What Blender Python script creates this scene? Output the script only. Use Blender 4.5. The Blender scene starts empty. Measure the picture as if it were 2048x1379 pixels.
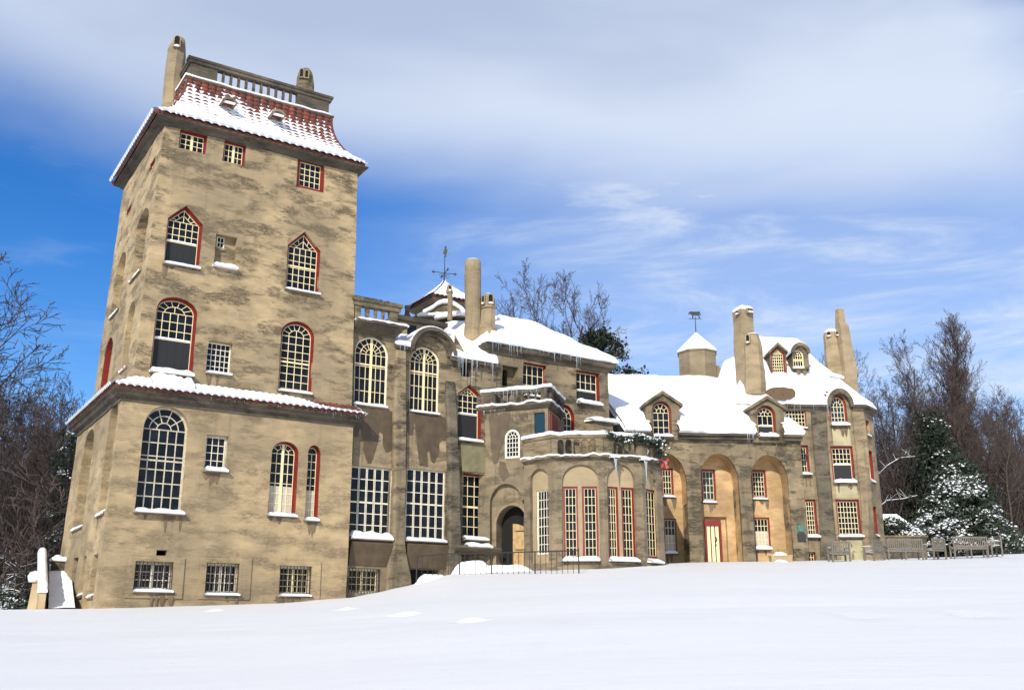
import bpy, math, random
from math import sin, cos, pi, radians, atan2, sqrt, exp, floor
from mathutils import Vector, noise, Matrix
from mathutils.geometry import delaunay_2d_cdt
random.seed(7)
sc = bpy.context.scene
V = Vector
# ------------------------------------------------------------------ camera
F, PITCH = 2030.0, 0.277
cd = bpy.data.cameras.new('camera'); cam = bpy.data.objects.new('camera', cd); sc.collection.objects.link(cam)
cd.sensor_width = 36; cd.lens = F / 2048 * 36; cd.clip_end = 6000; cd.clip_start = .1
cam.location = (0, 0, 0); cam.rotation_euler = (pi / 2 + PITCH, 0, 0); sc.camera = cam
# ------------------------------------------------------------------ light
sc.view_settings.view_transform = 'Standard'; sc.view_settings.look = 'None'
sc.view_settings.exposure = 0.35; sc.view_settings.gamma = 1
SUN_AZ, SUN_EL = radians(197), radians(31)          # azimuth clockwise from +Y
sd = V((sin(SUN_AZ) * cos(SUN_EL), cos(SUN_AZ) * cos(SUN_EL), sin(SUN_EL)))
sl = bpy.data.lights.new('sun', 'SUN'); sl.energy = 3.7; sl.angle = radians(.5); sl.color = (1, .94, .83)
so = bpy.data.objects.new('sun', sl); sc.collection.objects.link(so)
so.rotation_euler = sd.to_track_quat('Z', 'Y').to_euler(); so.location = sd * 100


class N:
    """small node helper"""
    def __init__(s, tree): s.t = tree; tree.nodes.clear()
    def n(s, ty, ins=None, **kw):
        nd = s.t.nodes.new(ty)
        for k, v in kw.items(): setattr(nd, k, v)
        for k, v in (ins or {}).items():
            sock = nd.inputs[k]
            if isinstance(v, bpy.types.NodeSocket): s.t.links.new(v, sock)
            else: sock.default_value = v
        return nd
    def m(s, op, a, b=0.0, c=0.0, clamp=False):
        return s.n('ShaderNodeMath', {0: a, 1: b, 2: c}, operation=op, use_clamp=clamp).outputs[0]
    def noise(s, vec, scale, detail=4, rough=.55, dist=0.0):
        return s.n('ShaderNodeTexNoise', {'Vector': vec, 'Scale': scale, 'Detail': detail, 'Roughness': rough, 'Distortion': dist}).outputs[0]
    def ss(s, x, a, b):
        return s.n('ShaderNodeMapRange', {'Value': x, 'From Min': a, 'From Max': b}, interpolation_type='SMOOTHSTEP').outputs[0]
    def mix(s, f, a, b):
        return s.n('ShaderNodeMix', {'Factor': f, 'A': a, 'B': b}, data_type='RGBA').outputs['Result'] if False else s._mix(f, a, b)
    def _mix(s, f, a, b):
        nd = s.t.nodes.new('ShaderNodeMix'); nd.data_type = 'RGBA'
        for i, v in ((0, f), (6, a), (7, b)):
            if isinstance(v, bpy.types.NodeSocket): s.t.links.new(v, nd.inputs[i])
            else: nd.inputs[i].default_value = v if i == 0 else (tuple(v) + (1,))[:4]
        return nd.outputs[2]
    def map(s, vec, sc_=(1, 1, 1), rot=(0, 0, 0), loc=(0, 0, 0)):
        return s.n('ShaderNodeMapping', {'Vector': vec, 'Scale': sc_, 'Rotation': rot, 'Location': loc}).outputs[0]


# ------------------------------------------------------------------ sky
w = bpy.data.worlds.new('World'); sc.world = w; w.use_nodes = True
n = N(w.node_tree)
sky = n.n('ShaderNodeTexSky', sky_type='NISHITA', sun_disc=False, sun_elevation=SUN_EL, sun_rotation=SUN_AZ,
          air_density=1.0, dust_density=.15, ozone_density=2.2, altitude=200)
tc = n.n('ShaderNodeTexCoord').outputs['Generated']
sx = n.n('ShaderNodeSeparateXYZ', {0: tc}); X_, Z_ = sx.outputs[0], sx.outputs[2]
nz1 = n.noise(n.map(tc, (1.1, 1.1, 3.2)), 1.6, 5, .5, .3)
nz2 = n.noise(n.map(tc, (1.4, 1.4, 7.0), (0, .25, 0)), 3.0, 7, .62, .5)
h = n.m('ADD', Z_, n.m('MULTIPLY', n.m('SUBTRACT', nz1, .5), .16))
h = n.m('ADD', h, n.m('MULTIPLY', X_, .11))
bank = n.ss(h, .345, .485)                                   # the big soft cloud bank overhead
gap = n.ss(n.m('ADD', n.m('ADD', X_, n.m('MULTIPLY', Z_, .9)), n.m('MULTIPLY', n.m('SUBTRACT', nz1, .5), .5)), .76, .98)
bank = n.m('MULTIPLY', bank, n.m('SUBTRACT', 1.0, n.m('MULTIPLY', gap, .75)))
wisp = n.m('MULTIPLY', n.ss(nz2, .44, .70), n.ss(X_, -.25, .25))
wisp = n.m('MULTIPLY', n.m('ADD', wisp, n.m('MULTIPLY', n.ss(nz2, .52, .74), .25)), .55)
veil = n.m('MULTIPLY', n.ss(n.m('ADD', X_, n.m('MULTIPLY', n.m('SUBTRACT', nz1, .5), .5)), -.32, .20), .47)
cov = n.m('MAXIMUM', n.m('MULTIPLY', bank, .93), n.m('ADD', n.m('MULTIPLY', wisp, .75), n.m('MULTIPLY', veil, .85), clamp=True))
ccol = n._mix(n.ss(n.m('ADD', n.m('MULTIPLY', Z_, 1.0), n.m('MULTIPLY', n.m('SUBTRACT', nz1, .5), .5)), .40, .62), (7.9, 8.8, 10.3), (5.2, 6.1, 8.1))
skyc = n.n('ShaderNodeHueSaturation', {'Hue': .513, 'Saturation': 1.42, 'Value': 1.72, 'Color': sky.outputs[0]}).outputs[0]
col = n._mix(cov, skyc, ccol)
bg = n.n('ShaderNodeBackground', {'Color': col, 'Strength': .075})
n.n('ShaderNodeOutputWorld', {0: bg.outputs[0]})

# ------------------------------------------------------------------ survey helpers (pixel of the photo -> place on a known plane)
def ray(px, py):
    x = (px - 1024) / F; y = (689 - py) / F
    return V((x, cos(PITCH) - y * sin(PITCH), sin(PITCH) + y * cos(PITCH)))
def at(px, py, Y):
    r = ray(px, py); return r * (Y / r.y)
class Pl:
    """vertical plane: origin o, direction d (rightwards seen from outside), outward normal nn"""
    def __init__(s, o, az=None, d=None, nn=None):
        s.o = V((o[0], o[1])); s.d = V(d) if d else V((sin(az), cos(az)))
        s.n = V(nn) if nn else V((s.d.y, -s.d.x)); s.holes = []
    def P(s, u, z, w=0.0):
        return V((s.o.x + s.d.x * u + s.n.x * w, s.o.y + s.d.y * u + s.n.y * w, z))
    def uz(s, px, py):
        r = ray(px, py); t = (s.o.x * s.n.x + s.o.y * s.n.y) / (r.x * s.n.x + r.y * s.n.y); p = r * t
        return ((p.x - s.o.x) * s.d.x + (p.y - s.o.y) * s.d.y, p.z)
    def u(s, px, py): return s.uz(px, py)[0]
    def z(s, px, py): return s.uz(px, py)[1]
    def off(s, w): q = Pl(s.o + s.n * w, d=s.d[:], nn=s.n[:]); return q

# ------------------------------------------------------------------ materials
MAT = {}
def new_mat(name):
    m = bpy.data.materials.new(name); m.use_nodes = True; MAT[name] = m; k = N(m.node_tree); return m, k
def finish(k, base, rough=.8, bump=None, bs=.3, bd=.02, **kw):
    ins = {'Base Color': base if isinstance(base, bpy.types.NodeSocket) else tuple(base) + (1,), 'Roughness': rough}
    ins.update(kw)
    if bump is not None:
        ins['Normal'] = k.n('ShaderNodeBump', {'Strength': bs, 'Distance': bd, 'Height': bump}).outputs[0]
    b = k.n('ShaderNodeBsdfPrincipled', ins); k.n('ShaderNodeOutputMaterial', {0: b.outputs[0]}); return b
def concrete(name, base, light, dark, lichen=.5, streak=.3, seed=0, boards=1.0, zlo=None):
    m, k = new_mat(name)
    oc = k.n('ShaderNodeTexCoord').outputs['Object']
    oc = k.map(oc, loc=(seed * 13.1, seed * 7.7, 0))
    big = k.noise(oc, .33, 3, .5); mid = k.noise(k.map(oc, (1, 1, 2.2)), 1.3, 6, .6); fine = k.noise(oc, 22, 4, .65)
    c = k._mix(k.ss(mid, .3, .72), base, light)
    c = k._mix(k.m('MULTIPLY', k.ss(fine, .52, .75), .45), c, [x * .5 for x in base])
    # horizontal board-lift lines of rammed concrete with dark lichen gathered along them
    warp = k.n('ShaderNodeVectorMath', {0: oc, 1: k.n('ShaderNodeVectorMath', {0: k.n('ShaderNodeTexNoise', {'Vector': oc, 'Scale': .8, 'Detail': 3}).outputs[1], 'Scale': .26}, operation='SCALE').outputs[0]}, operation='ADD').outputs[0]
    lay = k.noise(k.map(warp, (.42, .42, 4.6)), 2.1, 9, .74, .1)
    lay2 = k.noise(k.map(warp, (.8, .8, 4.2), loc=(3, 1, 7)), 4.6, 7, .72, .2)
    crk = k.m('MAXIMUM', k.m('MULTIPLY', k.m('SUBTRACT', 1.0, k.ss(k.m('ABSOLUTE', k.m('SUBTRACT', lay, .5)), .0, .030)), .75), k.m('MULTIPLY', k.m('SUBTRACT', 1.0, k.ss(k.m('ABSOLUTE', k.m('SUBTRACT', lay2, .5)), .0, .045)), .9))
    patch = k.ss(k.noise(k.map(oc, (.45, .45, 1.3), loc=(5, 3, 1)), 1.5, 6, .68), .45, .62)
    speck = k.m('MULTIPLY', k.ss(k.noise(k.map(warp, (1, 1, 2.6)), 9, 5, .75), .50, .60), patch)
    if zlo is not None: patch = k.m('MULTIPLY', patch, k.m('ADD', .42, k.m('MULTIPLY', k.ss(k.n('ShaderNodeSeparateXYZ', {0: oc}).outputs[2], zlo, zlo + 4), .5)))
    li = k.m('MULTIPLY', k.m('MULTIPLY', crk, patch), lichen * 1.5, clamp=True)
    soft = k.m('MULTIPLY', k.m('MULTIPLY', k.ss(k.noise(k.map(warp, (.7, .7, 4)), 2.6, 7, .7), .5, .7), patch), lichen * .38, clamp=True)
    c = k._mix(k.m('MULTIPLY', speck, lichen * .45, clamp=True), c, dark); c = k._mix(soft, c, dark); c = k._mix(li, c, [x * .35 for x in dark])
    # vertical run-off streaks
    st = k.ss(k.noise(k.map(oc, (2.3, 2.3, .22), loc=(2, 8, 0)), 1.2, 5, .6), .5, .72)
    c = k._mix(k.m('MULTIPLY', k.m('MULTIPLY', st, k.ss(big, .38, .6)), streak, clamp=True), c, dark)
    c = k._mix(k.m('MULTIPLY', k.ss(big, .40, .62), .55), c, [base[0] * .60, base[1] * .64, base[2] * .70])
    seam = k.n('ShaderNodeTexWave', {'Vector': warp, 'Scale': .55, 'Distortion': 1.2, 'Detail': 3.0}, wave_type='BANDS', bands_direction='Z').outputs[1]
    bmp = k.m('ADD', k.m('ADD', k.m('MULTIPLY', lay, 1.1 * boards), k.m('MULTIPLY', fine, .3)), k.m('ADD', k.m('MULTIPLY', mid, .8), k.m('MULTIPLY', seam, .35 * boards)))
    bmp = k.m('SUBTRACT', bmp, k.m('MULTIPLY', li, .5))
    finish(k, c, .92, bmp, .75, .05)
    return m
TAN = (.365, .266, .148); TANL = (.50, .37, .205); DK = (.13, .105, .062)
concrete('tower_concrete', TAN, TANL, DK, .80, .4, zlo=7.0)
concrete('smooth_concrete', (.275, .203, .117), (.40, .30, .176), (.09, .07, .048), .45, 1.15, 1, .5)
concrete('weathered_concrete', (.215, .163, .095), (.335, .255, .152), (.06, .048, .032), .95, .8, 2)
concrete('grey_concrete', (.12, .097, .065), (.215, .173, .115), (.045, .038, .03), .8, .9, 3)
concrete('ochre_plaster', (.42, .26, .115), (.64, .44, .23), (.30, .19, .095), .12, .3, 4, .25)
concrete('pale_concrete', (.40, .295, .168), (.49, .365, .22), (.22, .17, .10), .12, .2, 5, .3)
concrete('bay_concrete', (.205, .158, .098), (.305, .235, .142), (.07, .056, .04), .55, 1.2, 8, .5)
concrete('dark_trim', (.085, .068, .046), (.16, .125, .085), (.03, .025, .02), .6, .5, 6, .6)
concrete('chimney_concrete', (.30, .225, .13), (.37, .28, .17), (.12, .095, .06), .25, .5, 7, .5)
def simple(name, col, rough=.6, nscale=8, var=.25, bs=.15, **kw):
    m, k = new_mat(name); oc = k.n('ShaderNodeTexCoord').outputs['Object']
    nz = k.noise(oc, nscale, 5, .6)
    c = k._mix(k.ss(nz, .3, .7), [x * (1 - var) for x in col], [min(1, x * (1 + var)) for x in col])
    finish(k, c, rough, nz, bs, .01, **kw); return m
simple('red_paint', (.19, .016, .009), .5, 6, .18)
simple('cream_paint', (.83, .69, .39), .5, 5, .07)
simple('white_paint', (.74, .68, .54), .55, 7, .12)
simple('grey_paint', (.50, .45, .33), .6, 9, .2)
simple('iron', (.02, .018, .016), .6, 20, .3)
simple('rusty_iron', (.045, .028, .02), .7, 30, .4)
simple('wet_stain', (.088, .060, .032), .65, 2.2, .22, .3)
simple('drip', (.15, .105, .06), .8, 3, .25)
simple('damp_green', (.19, .165, .09), .8, 2.5, .2)
simple('pale_green_stone', (.36, .315, .185), .85, 2, .15)
simple('bark', (.062, .046, .036), .9, 5, .45, .6)
simple('twig', (.060, .042, .036), .9, 3, .3)
simple('red_twig', (.075, .05, .041), .9, 3, .3)
simple('weathered_teak', (.155, .132, .105), .8, 14, .3, .4)
simple('needles', (.014, .024, .012), .7, 1.4, .45)
simple('leaf_dark', (.022, .034, .016), .5, 1.5, .5)
simple('dry_grass', (.42, .30, .14), .8, 9, .3)
simple('verdigris', (.07, .16, .13), .6, 12, .3)
simple('dark_bronze', (.03, .028, .025), .5, 15, .3)
simple('door_wood', (.42, .27, .11), .7, 6, .25)
simple('curtain', (.50, .45, .36), .9, 12, .15)
simple('thatch_patch', (.12, .075, .038), .95, 16, .45, .8)
m, k = new_mat('glass')
oc = k.n('ShaderNodeTexCoord').outputs['Object']
finish(k, k._mix(k.ss(k.noise(oc, 1.6, 3), .4, .7), (.003, .0035, .006), (.012, .014, .020)), .10, k.noise(oc, 2.2, 2), .16, .03, **{'Specular IOR Level': .28})
m, k = new_mat('blue_glass'); finish(k, (.012, .03, .04), .12)
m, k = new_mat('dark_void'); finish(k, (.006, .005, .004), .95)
m, k = new_mat('screen_mesh'); finish(k, (.012, .012, .014), .7)
m, k = new_mat('icicle'); finish(k, (.55, .60, .66), .12, **{'Transmission Weight': .55, 'IOR': 1.31})
m, k = new_mat('snow'); oc = k.n('ShaderNodeTexCoord').outputs['Object']
finish(k, (.86, .87, .89), .65, k.m('ADD', k.noise(oc, 1.1, 6, .6), k.m('MULTIPLY', k.noise(oc, 14, 4, .6), .18)), .5, .08)
m, k = new_mat('lawn_snow'); oc = k.n('ShaderNodeTexCoord').outputs['Object']
finish(k, (.725, .715, .705), .6, k.m('ADD', k.noise(k.map(oc, (.35, 1, 1)), .9, 7, .55), k.m('MULTIPLY', k.noise(k.map(oc, (.6, 1.5, 1)), 9, 5, .65), .22)), .42, .09)
m, k = new_mat('terracotta'); oc = k.n('ShaderNodeTexCoord').outputs['Object']
nz = k.noise(oc, 3.3, 4, .7); cl = k.n('ShaderNodeTexVoronoi', {'Vector': oc, 'Scale': 3.2}).outputs['Color']
clv = k.n('ShaderNodeSeparateColor', {'Color': cl}).outputs[0]
c = k._mix(k.ss(nz, .3, .7), (.13, .030, .018), (.27, .065, .032)); c = k._mix(k.m('MULTIPLY', clv, .8), c, (.075, .028, .02))
c = k._mix(k.ss(k.noise(oc, 7, 3), .5, .68), c, (.045, .032, .026))
finish(k, c, .85, nz, .3, .02)

# ------------------------------------------------------------------ mesh helpers
TWARP = []
def warp(p):
    if not TWARP or p.x > 0: return p
    o, d, n_, w_, dp = TWARP; r = V((p.x, p.y)) - o; u = r.dot(d); v = r.dot(n_)
    if u > w_ + .5 or v < -dp - 1.5 or p.z < 0 or v > 1.2: return p
    k = max(0, min(1, (1.3 - u) / .8)); du = .0175 * p.z * k
    k2 = max(0, min(1, (u - w_ + .5) / .4)); du -= .02 * max(0, p.z - 9.5) * k2
    k3 = max(0, min(1, (-dp + 3 - v) / 2)); dv = .045 * max(0, p.z - 3) * k3
    return V((p.x + d.x * du + n_.x * dv, p.y + d.y * du + n_.y * dv, p.z))
def wob(p, a):
    q = p * .9
    return p + V((noise.noise(q), noise.noise(q + V((31, 7, 5))), noise.noise(q + V((3, 57, 11))))) * a \
        + V((noise.noise(p * 3.1), noise.noise(p * 3.1 + V((9, 1, 2))), 0)) * (a * .45)
class MB:
    def __init__(s): s.v = []; s.f = []
    def quad(s, a, b, c, d): i = len(s.v); s.v += [V(a), V(b), V(c), V(d)]; s.f.append((i, i + 1, i + 2, i + 3)); return s
    def poly(s, pts): i = len(s.v); s.v += [V(p) for p in pts]; s.f.append(tuple(range(i, i + len(pts)))); return s
    def box8(s, p):       # p: 8 corners, bottom 4 then top 4
        i = len(s.v); s.v += [V(q) for q in p]
        for f in ((3, 2, 1, 0), (4, 5, 6, 7), (0, 1, 5, 4), (1, 2, 6, 5), (2, 3, 7, 6), (3, 0, 4, 7)): s.f.append(tuple(i + j for j in f))
        return s
    def boxp(s, pl, u0, u1, z0, z1, w0, w1):
        return s.box8([pl.P(u0, z0, w1), pl.P(u1, z0, w1), pl.P(u1, z0, w0), pl.P(u0, z0, w0), pl.P(u0, z1, w1), pl.P(u1, z1, w1), pl.P(u1, z1, w0), pl.P(u0, z1, w0)])
    def barp(s, pl, a, b, wd, w0, w1):      # bar from a to b in the (u,z) plane
        d = V((b[0] - a[0], b[1] - a[1]));
        if d.length < 1e-4: return s
        d.normalize(); q = V((-d.y, d.x)) * (wd / 2)
        c = [(a[0] + q.x, a[1] + q.y), (b[0] + q.x, b[1] + q.y), (b[0] - q.x, b[1] - q.y), (a[0] - q.x, a[1] - q.y)]
        return s.box8([pl.P(u, z, w0) for u, z in c] + [pl.P(u, z, w1) for u, z in c])
    def ring(s, pl, A, B, w0, w1, closed=True):     # extruded band between two outlines with the same count
        m_ = len(A)
        for i in range(m_ if closed else m_ - 1):
            j = (i + 1) % m_
            s.box8([pl.P(*A[i], w0), pl.P(*A[j], w0), pl.P(*B[j], w0), pl.P(*B[i], w0), pl.P(*A[i], w1), pl.P(*A[j], w1), pl.P(*B[j], w1), pl.P(*B[i], w1)])
        return s
    def prism(s, pl, S, w0, w1):
        i = len(s.v); m_ = len(S); s.v += [pl.P(*p, w0) for p in S] + [pl.P(*p, w1) for p in S]
        s.f += [tuple(i + j for j in range(m_)), tuple(i + m_ + j for j in range(m_))[::-1]]
        for j in range(m_): q = (j + 1) % m_; s.f.append((i + j, i + q, i + m_ + q, i + m_ + j))
        return s
    def strip(s, A, B):
        for j in range(len(A) - 1): s.quad(A[j], A[j + 1], B[j + 1], B[j])
        return s
    def loft(s, rings, cap=True):
        m_ = len(rings[0]); b = len(s.v)
        for r in rings: s.v += [V(p) for p in r]
        for k_ in range(len(rings) - 1):
            for j in range(m_):
                q = (j + 1) % m_; s.f.append((b + k_ * m_ + j, b + k_ * m_ + q, b + (k_ + 1) * m_ + q, b + (k_ + 1) * m_ + j))
        if cap: s.f.append(tuple(b + j for j in range(m_))[::-1]); s.f.append(tuple(b + (len(rings) - 1) * m_ + j for j in range(m_)))
        return s
    def grid(s, fn, nu, nv):
        b = len(s.v)
        for j in range(nv + 1):
            for i in range(nu + 1): s.v.append(V(fn(i / nu, j / nv)))
        for j in range(nv):
            for i in range(nu): a = b + j * (nu + 1) + i; s.f.append((a, a + 1, a + nu + 2, a + nu + 1))
        return s
    def tube(s, pts, rads, k_=4):
        rings = []
        for i, p in enumerate(pts):
            d = (pts[min(i + 1, len(pts) - 1)] - pts[max(i - 1, 0)]); d = d.normalized() if d.length > 1e-6 else V((0, 0, 1))
            a = d.orthogonal().normalized(); b = d.cross(a)
            rings.append([p + (a * cos(2 * pi * j / k_) + b * sin(2 * pi * j / k_)) * rads[i] for j in range(k_)])
        return s.loft(rings)
    def build(s, name, mat, parent=None, wobble=0, smooth=False, merge=False):
        me = bpy.data.meshes.new(name)
        vs = [wob(p, wobble) for p in s.v] if wobble else s.v
        if TWARP and parent is not None: vs = [warp(p) for p in vs]
        me.from_pydata([tuple(p) for p in vs], [], s.f); me.validate(); me.update()
        if smooth: me.polygons.foreach_set('use_smooth', [True] * len(me.polygons))
        if mat: me.materials.append(MAT[mat] if isinstance(mat, str) else mat)
        if merge:
            import bmesh
            bm = bmesh.new(); bm.from_mesh(me); bmesh.ops.remove_doubles(bm, verts=bm.verts, dist=.001); bmesh.ops.recalc_face_normals(bm, faces=bm.faces); bm.to_mesh(me); bm.free()
        o = bpy.data.objects.new(name, me); sc.collection.objects.link(o)
        if parent: o.parent = parent
        return o
def empty(name, loc, label, cat, group=None, rz=0):
    o = bpy.data.objects.new(name, None); o.location = loc; o.rotation_euler = (0, 0, rz); sc.collection.objects.link(o); return tag(o, label, cat, group)
def tag(o, label, cat, group=None):
    o['label'] = label; o['category'] = cat
    if group: o['group'] = group
    return o
def copy_tree(o, parent=None):
    c = o.copy(); sc.collection.objects.link(c); c.parent = parent
    for ch in list(o.children): copy_tree(ch, c)
    return c

def shape(kind, u0, u1, z0, z1, zs=None, t=0.0, na=18):
    if kind == 'rect': return [(u0 + t, z0 + t), (u1 - t, z0 + t), (u1 - t, z1 - t), (u0 + t, z1 - t)]
    uc = (u0 + u1) / 2
    if kind == 'gable': return [(u0 + t, z0 + t), (u1 - t, z0 + t), (u1 - t, zs - .4 * t), (uc, z1 - 1.35 * t), (u0 + t, zs - .4 * t)]
    a = (u1 - u0) / 2 - t; b = max(.03, z1 - zs - t)
    return [(u0 + t, z0 + t), (u1 - t, z0 + t)] + [(uc + a * cos(pi * i / na), zs + b * sin(pi * i / na)) for i in range(na + 1)]
def pip(p, poly):
    r = False; j = len(poly) - 1; x, y = p
    for i in range(len(poly)):
        xi, yi = poly[i]; xj, yj = poly[j]
        if (yi > y) != (yj > y) and x < (xj - xi) * (y - yi) / (yj - yi) + xi: r = not r
        j = i
    return r
def seg_d(p, poly):
    m_ = 9; p = V(p)
    for i in range(len(poly)):
        a, b = V(poly[i]), V(poly[(i + 1) % len(poly)]); ab = b - a
        t = max(0, min(1, (p - a).dot(ab) / max(1e-9, ab.length_squared))); m_ = min(m_, (p - a - ab * t).length)
    return m_
def wall(mb, pl, outline, holes=None, g=.45, w=0.0):
    """sheet with openings and their reveals; holes: (polygon, reveal depth)"""
    holes = pl.holes if holes is None else holes
    pts = []; edges = []
    def addloop(L):
        b = len(pts); LL = []
        for i in range(len(L)):
            a, c = V(L[i]), V(L[(i + 1) % len(L)]); k_ = max(1, int((c - a).length / g))
            for q in range(k_): LL.append(a.lerp(c, q / k_))
        pts.extend(LL); edges.extend((b + i, b + (i + 1) % len(LL)) for i in range(len(LL))); return LL
    addloop(outline); rev = [(addloop(hh), dep) for hh, dep in holes]
    us = [p[0] for p in outline]; zs = [p[1] for p in outline]; z = min(zs) + g / 2; r = 0
    while z < max(zs):
        u = min(us) + g / 2 + (r % 2) * g / 2
        while u < max(us):
            p = (u, z)
            if pip(p, outline) and seg_d(p, outline) > g * .35 and all(not pip(p, hh) and seg_d(p, hh) > g * .35 for hh, _ in holes): pts.append(V(p))
            u += g
        z += g; r += 1
    vo, _, fo, *_ = delaunay_2d_cdt([V((p[0], p[1])) for p in pts], edges, [], 0, 1e-5)
    b = len(mb.v); mb.v += [pl.P(p[0], p[1], w) for p in vo]
    for f in fo:
        c = sum((vo[i] for i in f), V((0, 0))) / len(f)
        if pip(c, outline) and not any(pip(c, hh) for hh, _ in holes): mb.f.append(tuple(b + i for i in f))
    for L, dep in rev:
        b = len(mb.v); k_ = len(L)
        for p in L: mb.v += [pl.P(p[0], p[1], w), pl.P(p[0], p[1], w - dep)]
        for i in range(k_): j = (i + 1) % k_; mb.f.append((b + 2 * i, b + 2 * j, b + 2 * j + 1, b + 2 * i + 1))
    return mb
def snow_ridge(mb, A, B, out, depth, h, droop=.06, k_=None, seed=0):
    """lumpy bank of snow along the segment A-B, reaching out by depth"""
    L = (B - A).length; k_ = k_ or max(4, int(L / .12)); out = V((out[0], out[1], 0)); b = len(mb.v)
    prof = [(0.0, 0.0), (0.0, 1.0), (.35, 1.0), (.7, .85), (.95, .5), (1.02, .1), (.96, -.35), (.6, -.3)]
    for i in range(k_ + 1):
        t = i / k_; p = A.lerp(B, t); e = min(1, min(t, 1 - t) * L / .12) ** .5 if L > 0 else 1
        hh = h * (.62 + .75 * (noise.noise(p * 2.3 + V((seed, 0, 0))) * .5 + .5) + .22 * noise.noise(p * 7)) * (.35 + .65 * e)
        for o_, z_ in prof:
            zz = hh * z_ if z_ > 0 else droop * z_ * 2.5
            mb.v.append(p + out * (depth * o_ * (1 + .08 * noise.noise(p * 4))) + V((0, 0, zz)))
    m_ = len(prof)
    for i in range(k_):
        for j in range(m_): q = (j + 1) % m_; mb.f.append((b + i * m_ + j, b + i * m_ + q, b + (i + 1) * m_ + q, b + (i + 1) * m_ + j))
    mb.f.append(tuple(b + j for j in range(m_))); mb.f.append(tuple(b + k_ * m_ + j for j in range(m_))[::-1])
    return mb
def sweep(mb, path, prof, closed=True, sub=.5, side=1, capends=True, fz=None):
    """sweep (outward offset, z) profile along a plan path with mitres"""
    P2 = [V(p[:2]) for p in path]; m_ = len(P2); offs = []
    for i in range(m_):
        a = P2[i - 1] if (closed or i > 0) else None; b = P2[(i + 1) % m_] if (closed or i < m_ - 1) else None
        def nrm(p, q): d = (q - p).normalized(); return V((d.y, -d.x)) * side
        if a is None: o = nrm(P2[i], b)
        elif b is None: o = nrm(a, P2[i])
        else:
            n1, n2 = nrm(a, P2[i]), nrm(P2[i], b); o = (n1 + n2); o = o / max(.3, (o.dot(n1)))
        offs.append(o)
    st = []
    for i in range(m_ if closed else m_ - 1):
        j = (i + 1) % m_; k_ = max(1, int((P2[j] - P2[i]).length / sub))
        for q in range(k_): t = q / k_; st.append((P2[i].lerp(P2[j], t), offs[i].lerp(offs[j], t)))
    if not closed: st.append((P2[-1], offs[-1]))
    rings = []
    for p, o in st:
        rr = []
        for (oo, z) in prof:
            q = V((p.x + o.x * oo, p.y + o.y * oo, z));
            if fz: q = fz(q, oo)
            rr.append(q)
        rings.append(rr)
    k_ = len(prof); b = len(mb.v)
    for r in rings: mb.v += r
    R = len(rings)
    for i in range(R if closed else R - 1):
        i2 = (i + 1) % R
        for j in range(k_): q = (j + 1) % k_; mb.f.append((b + i * k_ + j, b + i * k_ + q, b + i2 * k_ + q, b + i2 * k_ + j))
    if not closed and capends: mb.f.append(tuple(b + j for j in range(k_))); mb.f.append(tuple(b + (R - 1) * k_ + j for j in range(k_))[::-1])
    return mb
def snowprof(o0, o1, z, h):       # rounded snow cap profile on a ledge from offset o0 to o1
    return [(o0, z), (o0, z + h * .9), ((o0 * .7 + o1 * .3), z + h * 1.05), ((o0 * .3 + o1 * .7), z + h), (o1 + .0, z + h * .75), (o1 + .05, z + h * .3), (o1 + .02, z - .03), (o1 - .06, z)]
def lumpy(seed, a=.5):
    def f(q, oo): return q + V((0, 0, 1)) * (a * (noise.noise(V((q.x * 1.7, q.y * 1.7, seed))) * .09 + noise.noise(V((q.x * 5, q.y * 5, seed))) * .05))
    return f
def icicles(pl_or_pts, name, parent, maxlen=.6, dens=7, seed=1, minlen=.08):
    rnd = random.Random(seed); mb = MB(); A, B = pl_or_pts; L = (B - A).length
    for i in range(int(L * dens)):
        t = rnd.random(); p = A.lerp(B, t) + V((rnd.uniform(-.04, .04), rnd.uniform(-.04, .04), .03))
        ev = max(.12, .5 + noise.noise(p * 1.4) * 1.3)
        l = minlen + (maxlen - minlen) * rnd.random() ** 2.2 * ev; r = .006 + l * .016
        k_ = 5
        ring = lambda rr, z: [p + V((cos(2 * pi * j / k_) * rr, sin(2 * pi * j / k_) * rr, z)) for j in range(k_)]
        mb.loft([ring(r * 1.3, 0), ring(r * .8, -l * .3), ring(r * .55, -l * .65), ring(.003, -l)])
    return mb.build(name, 'icicle', parent, smooth=True)

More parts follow.
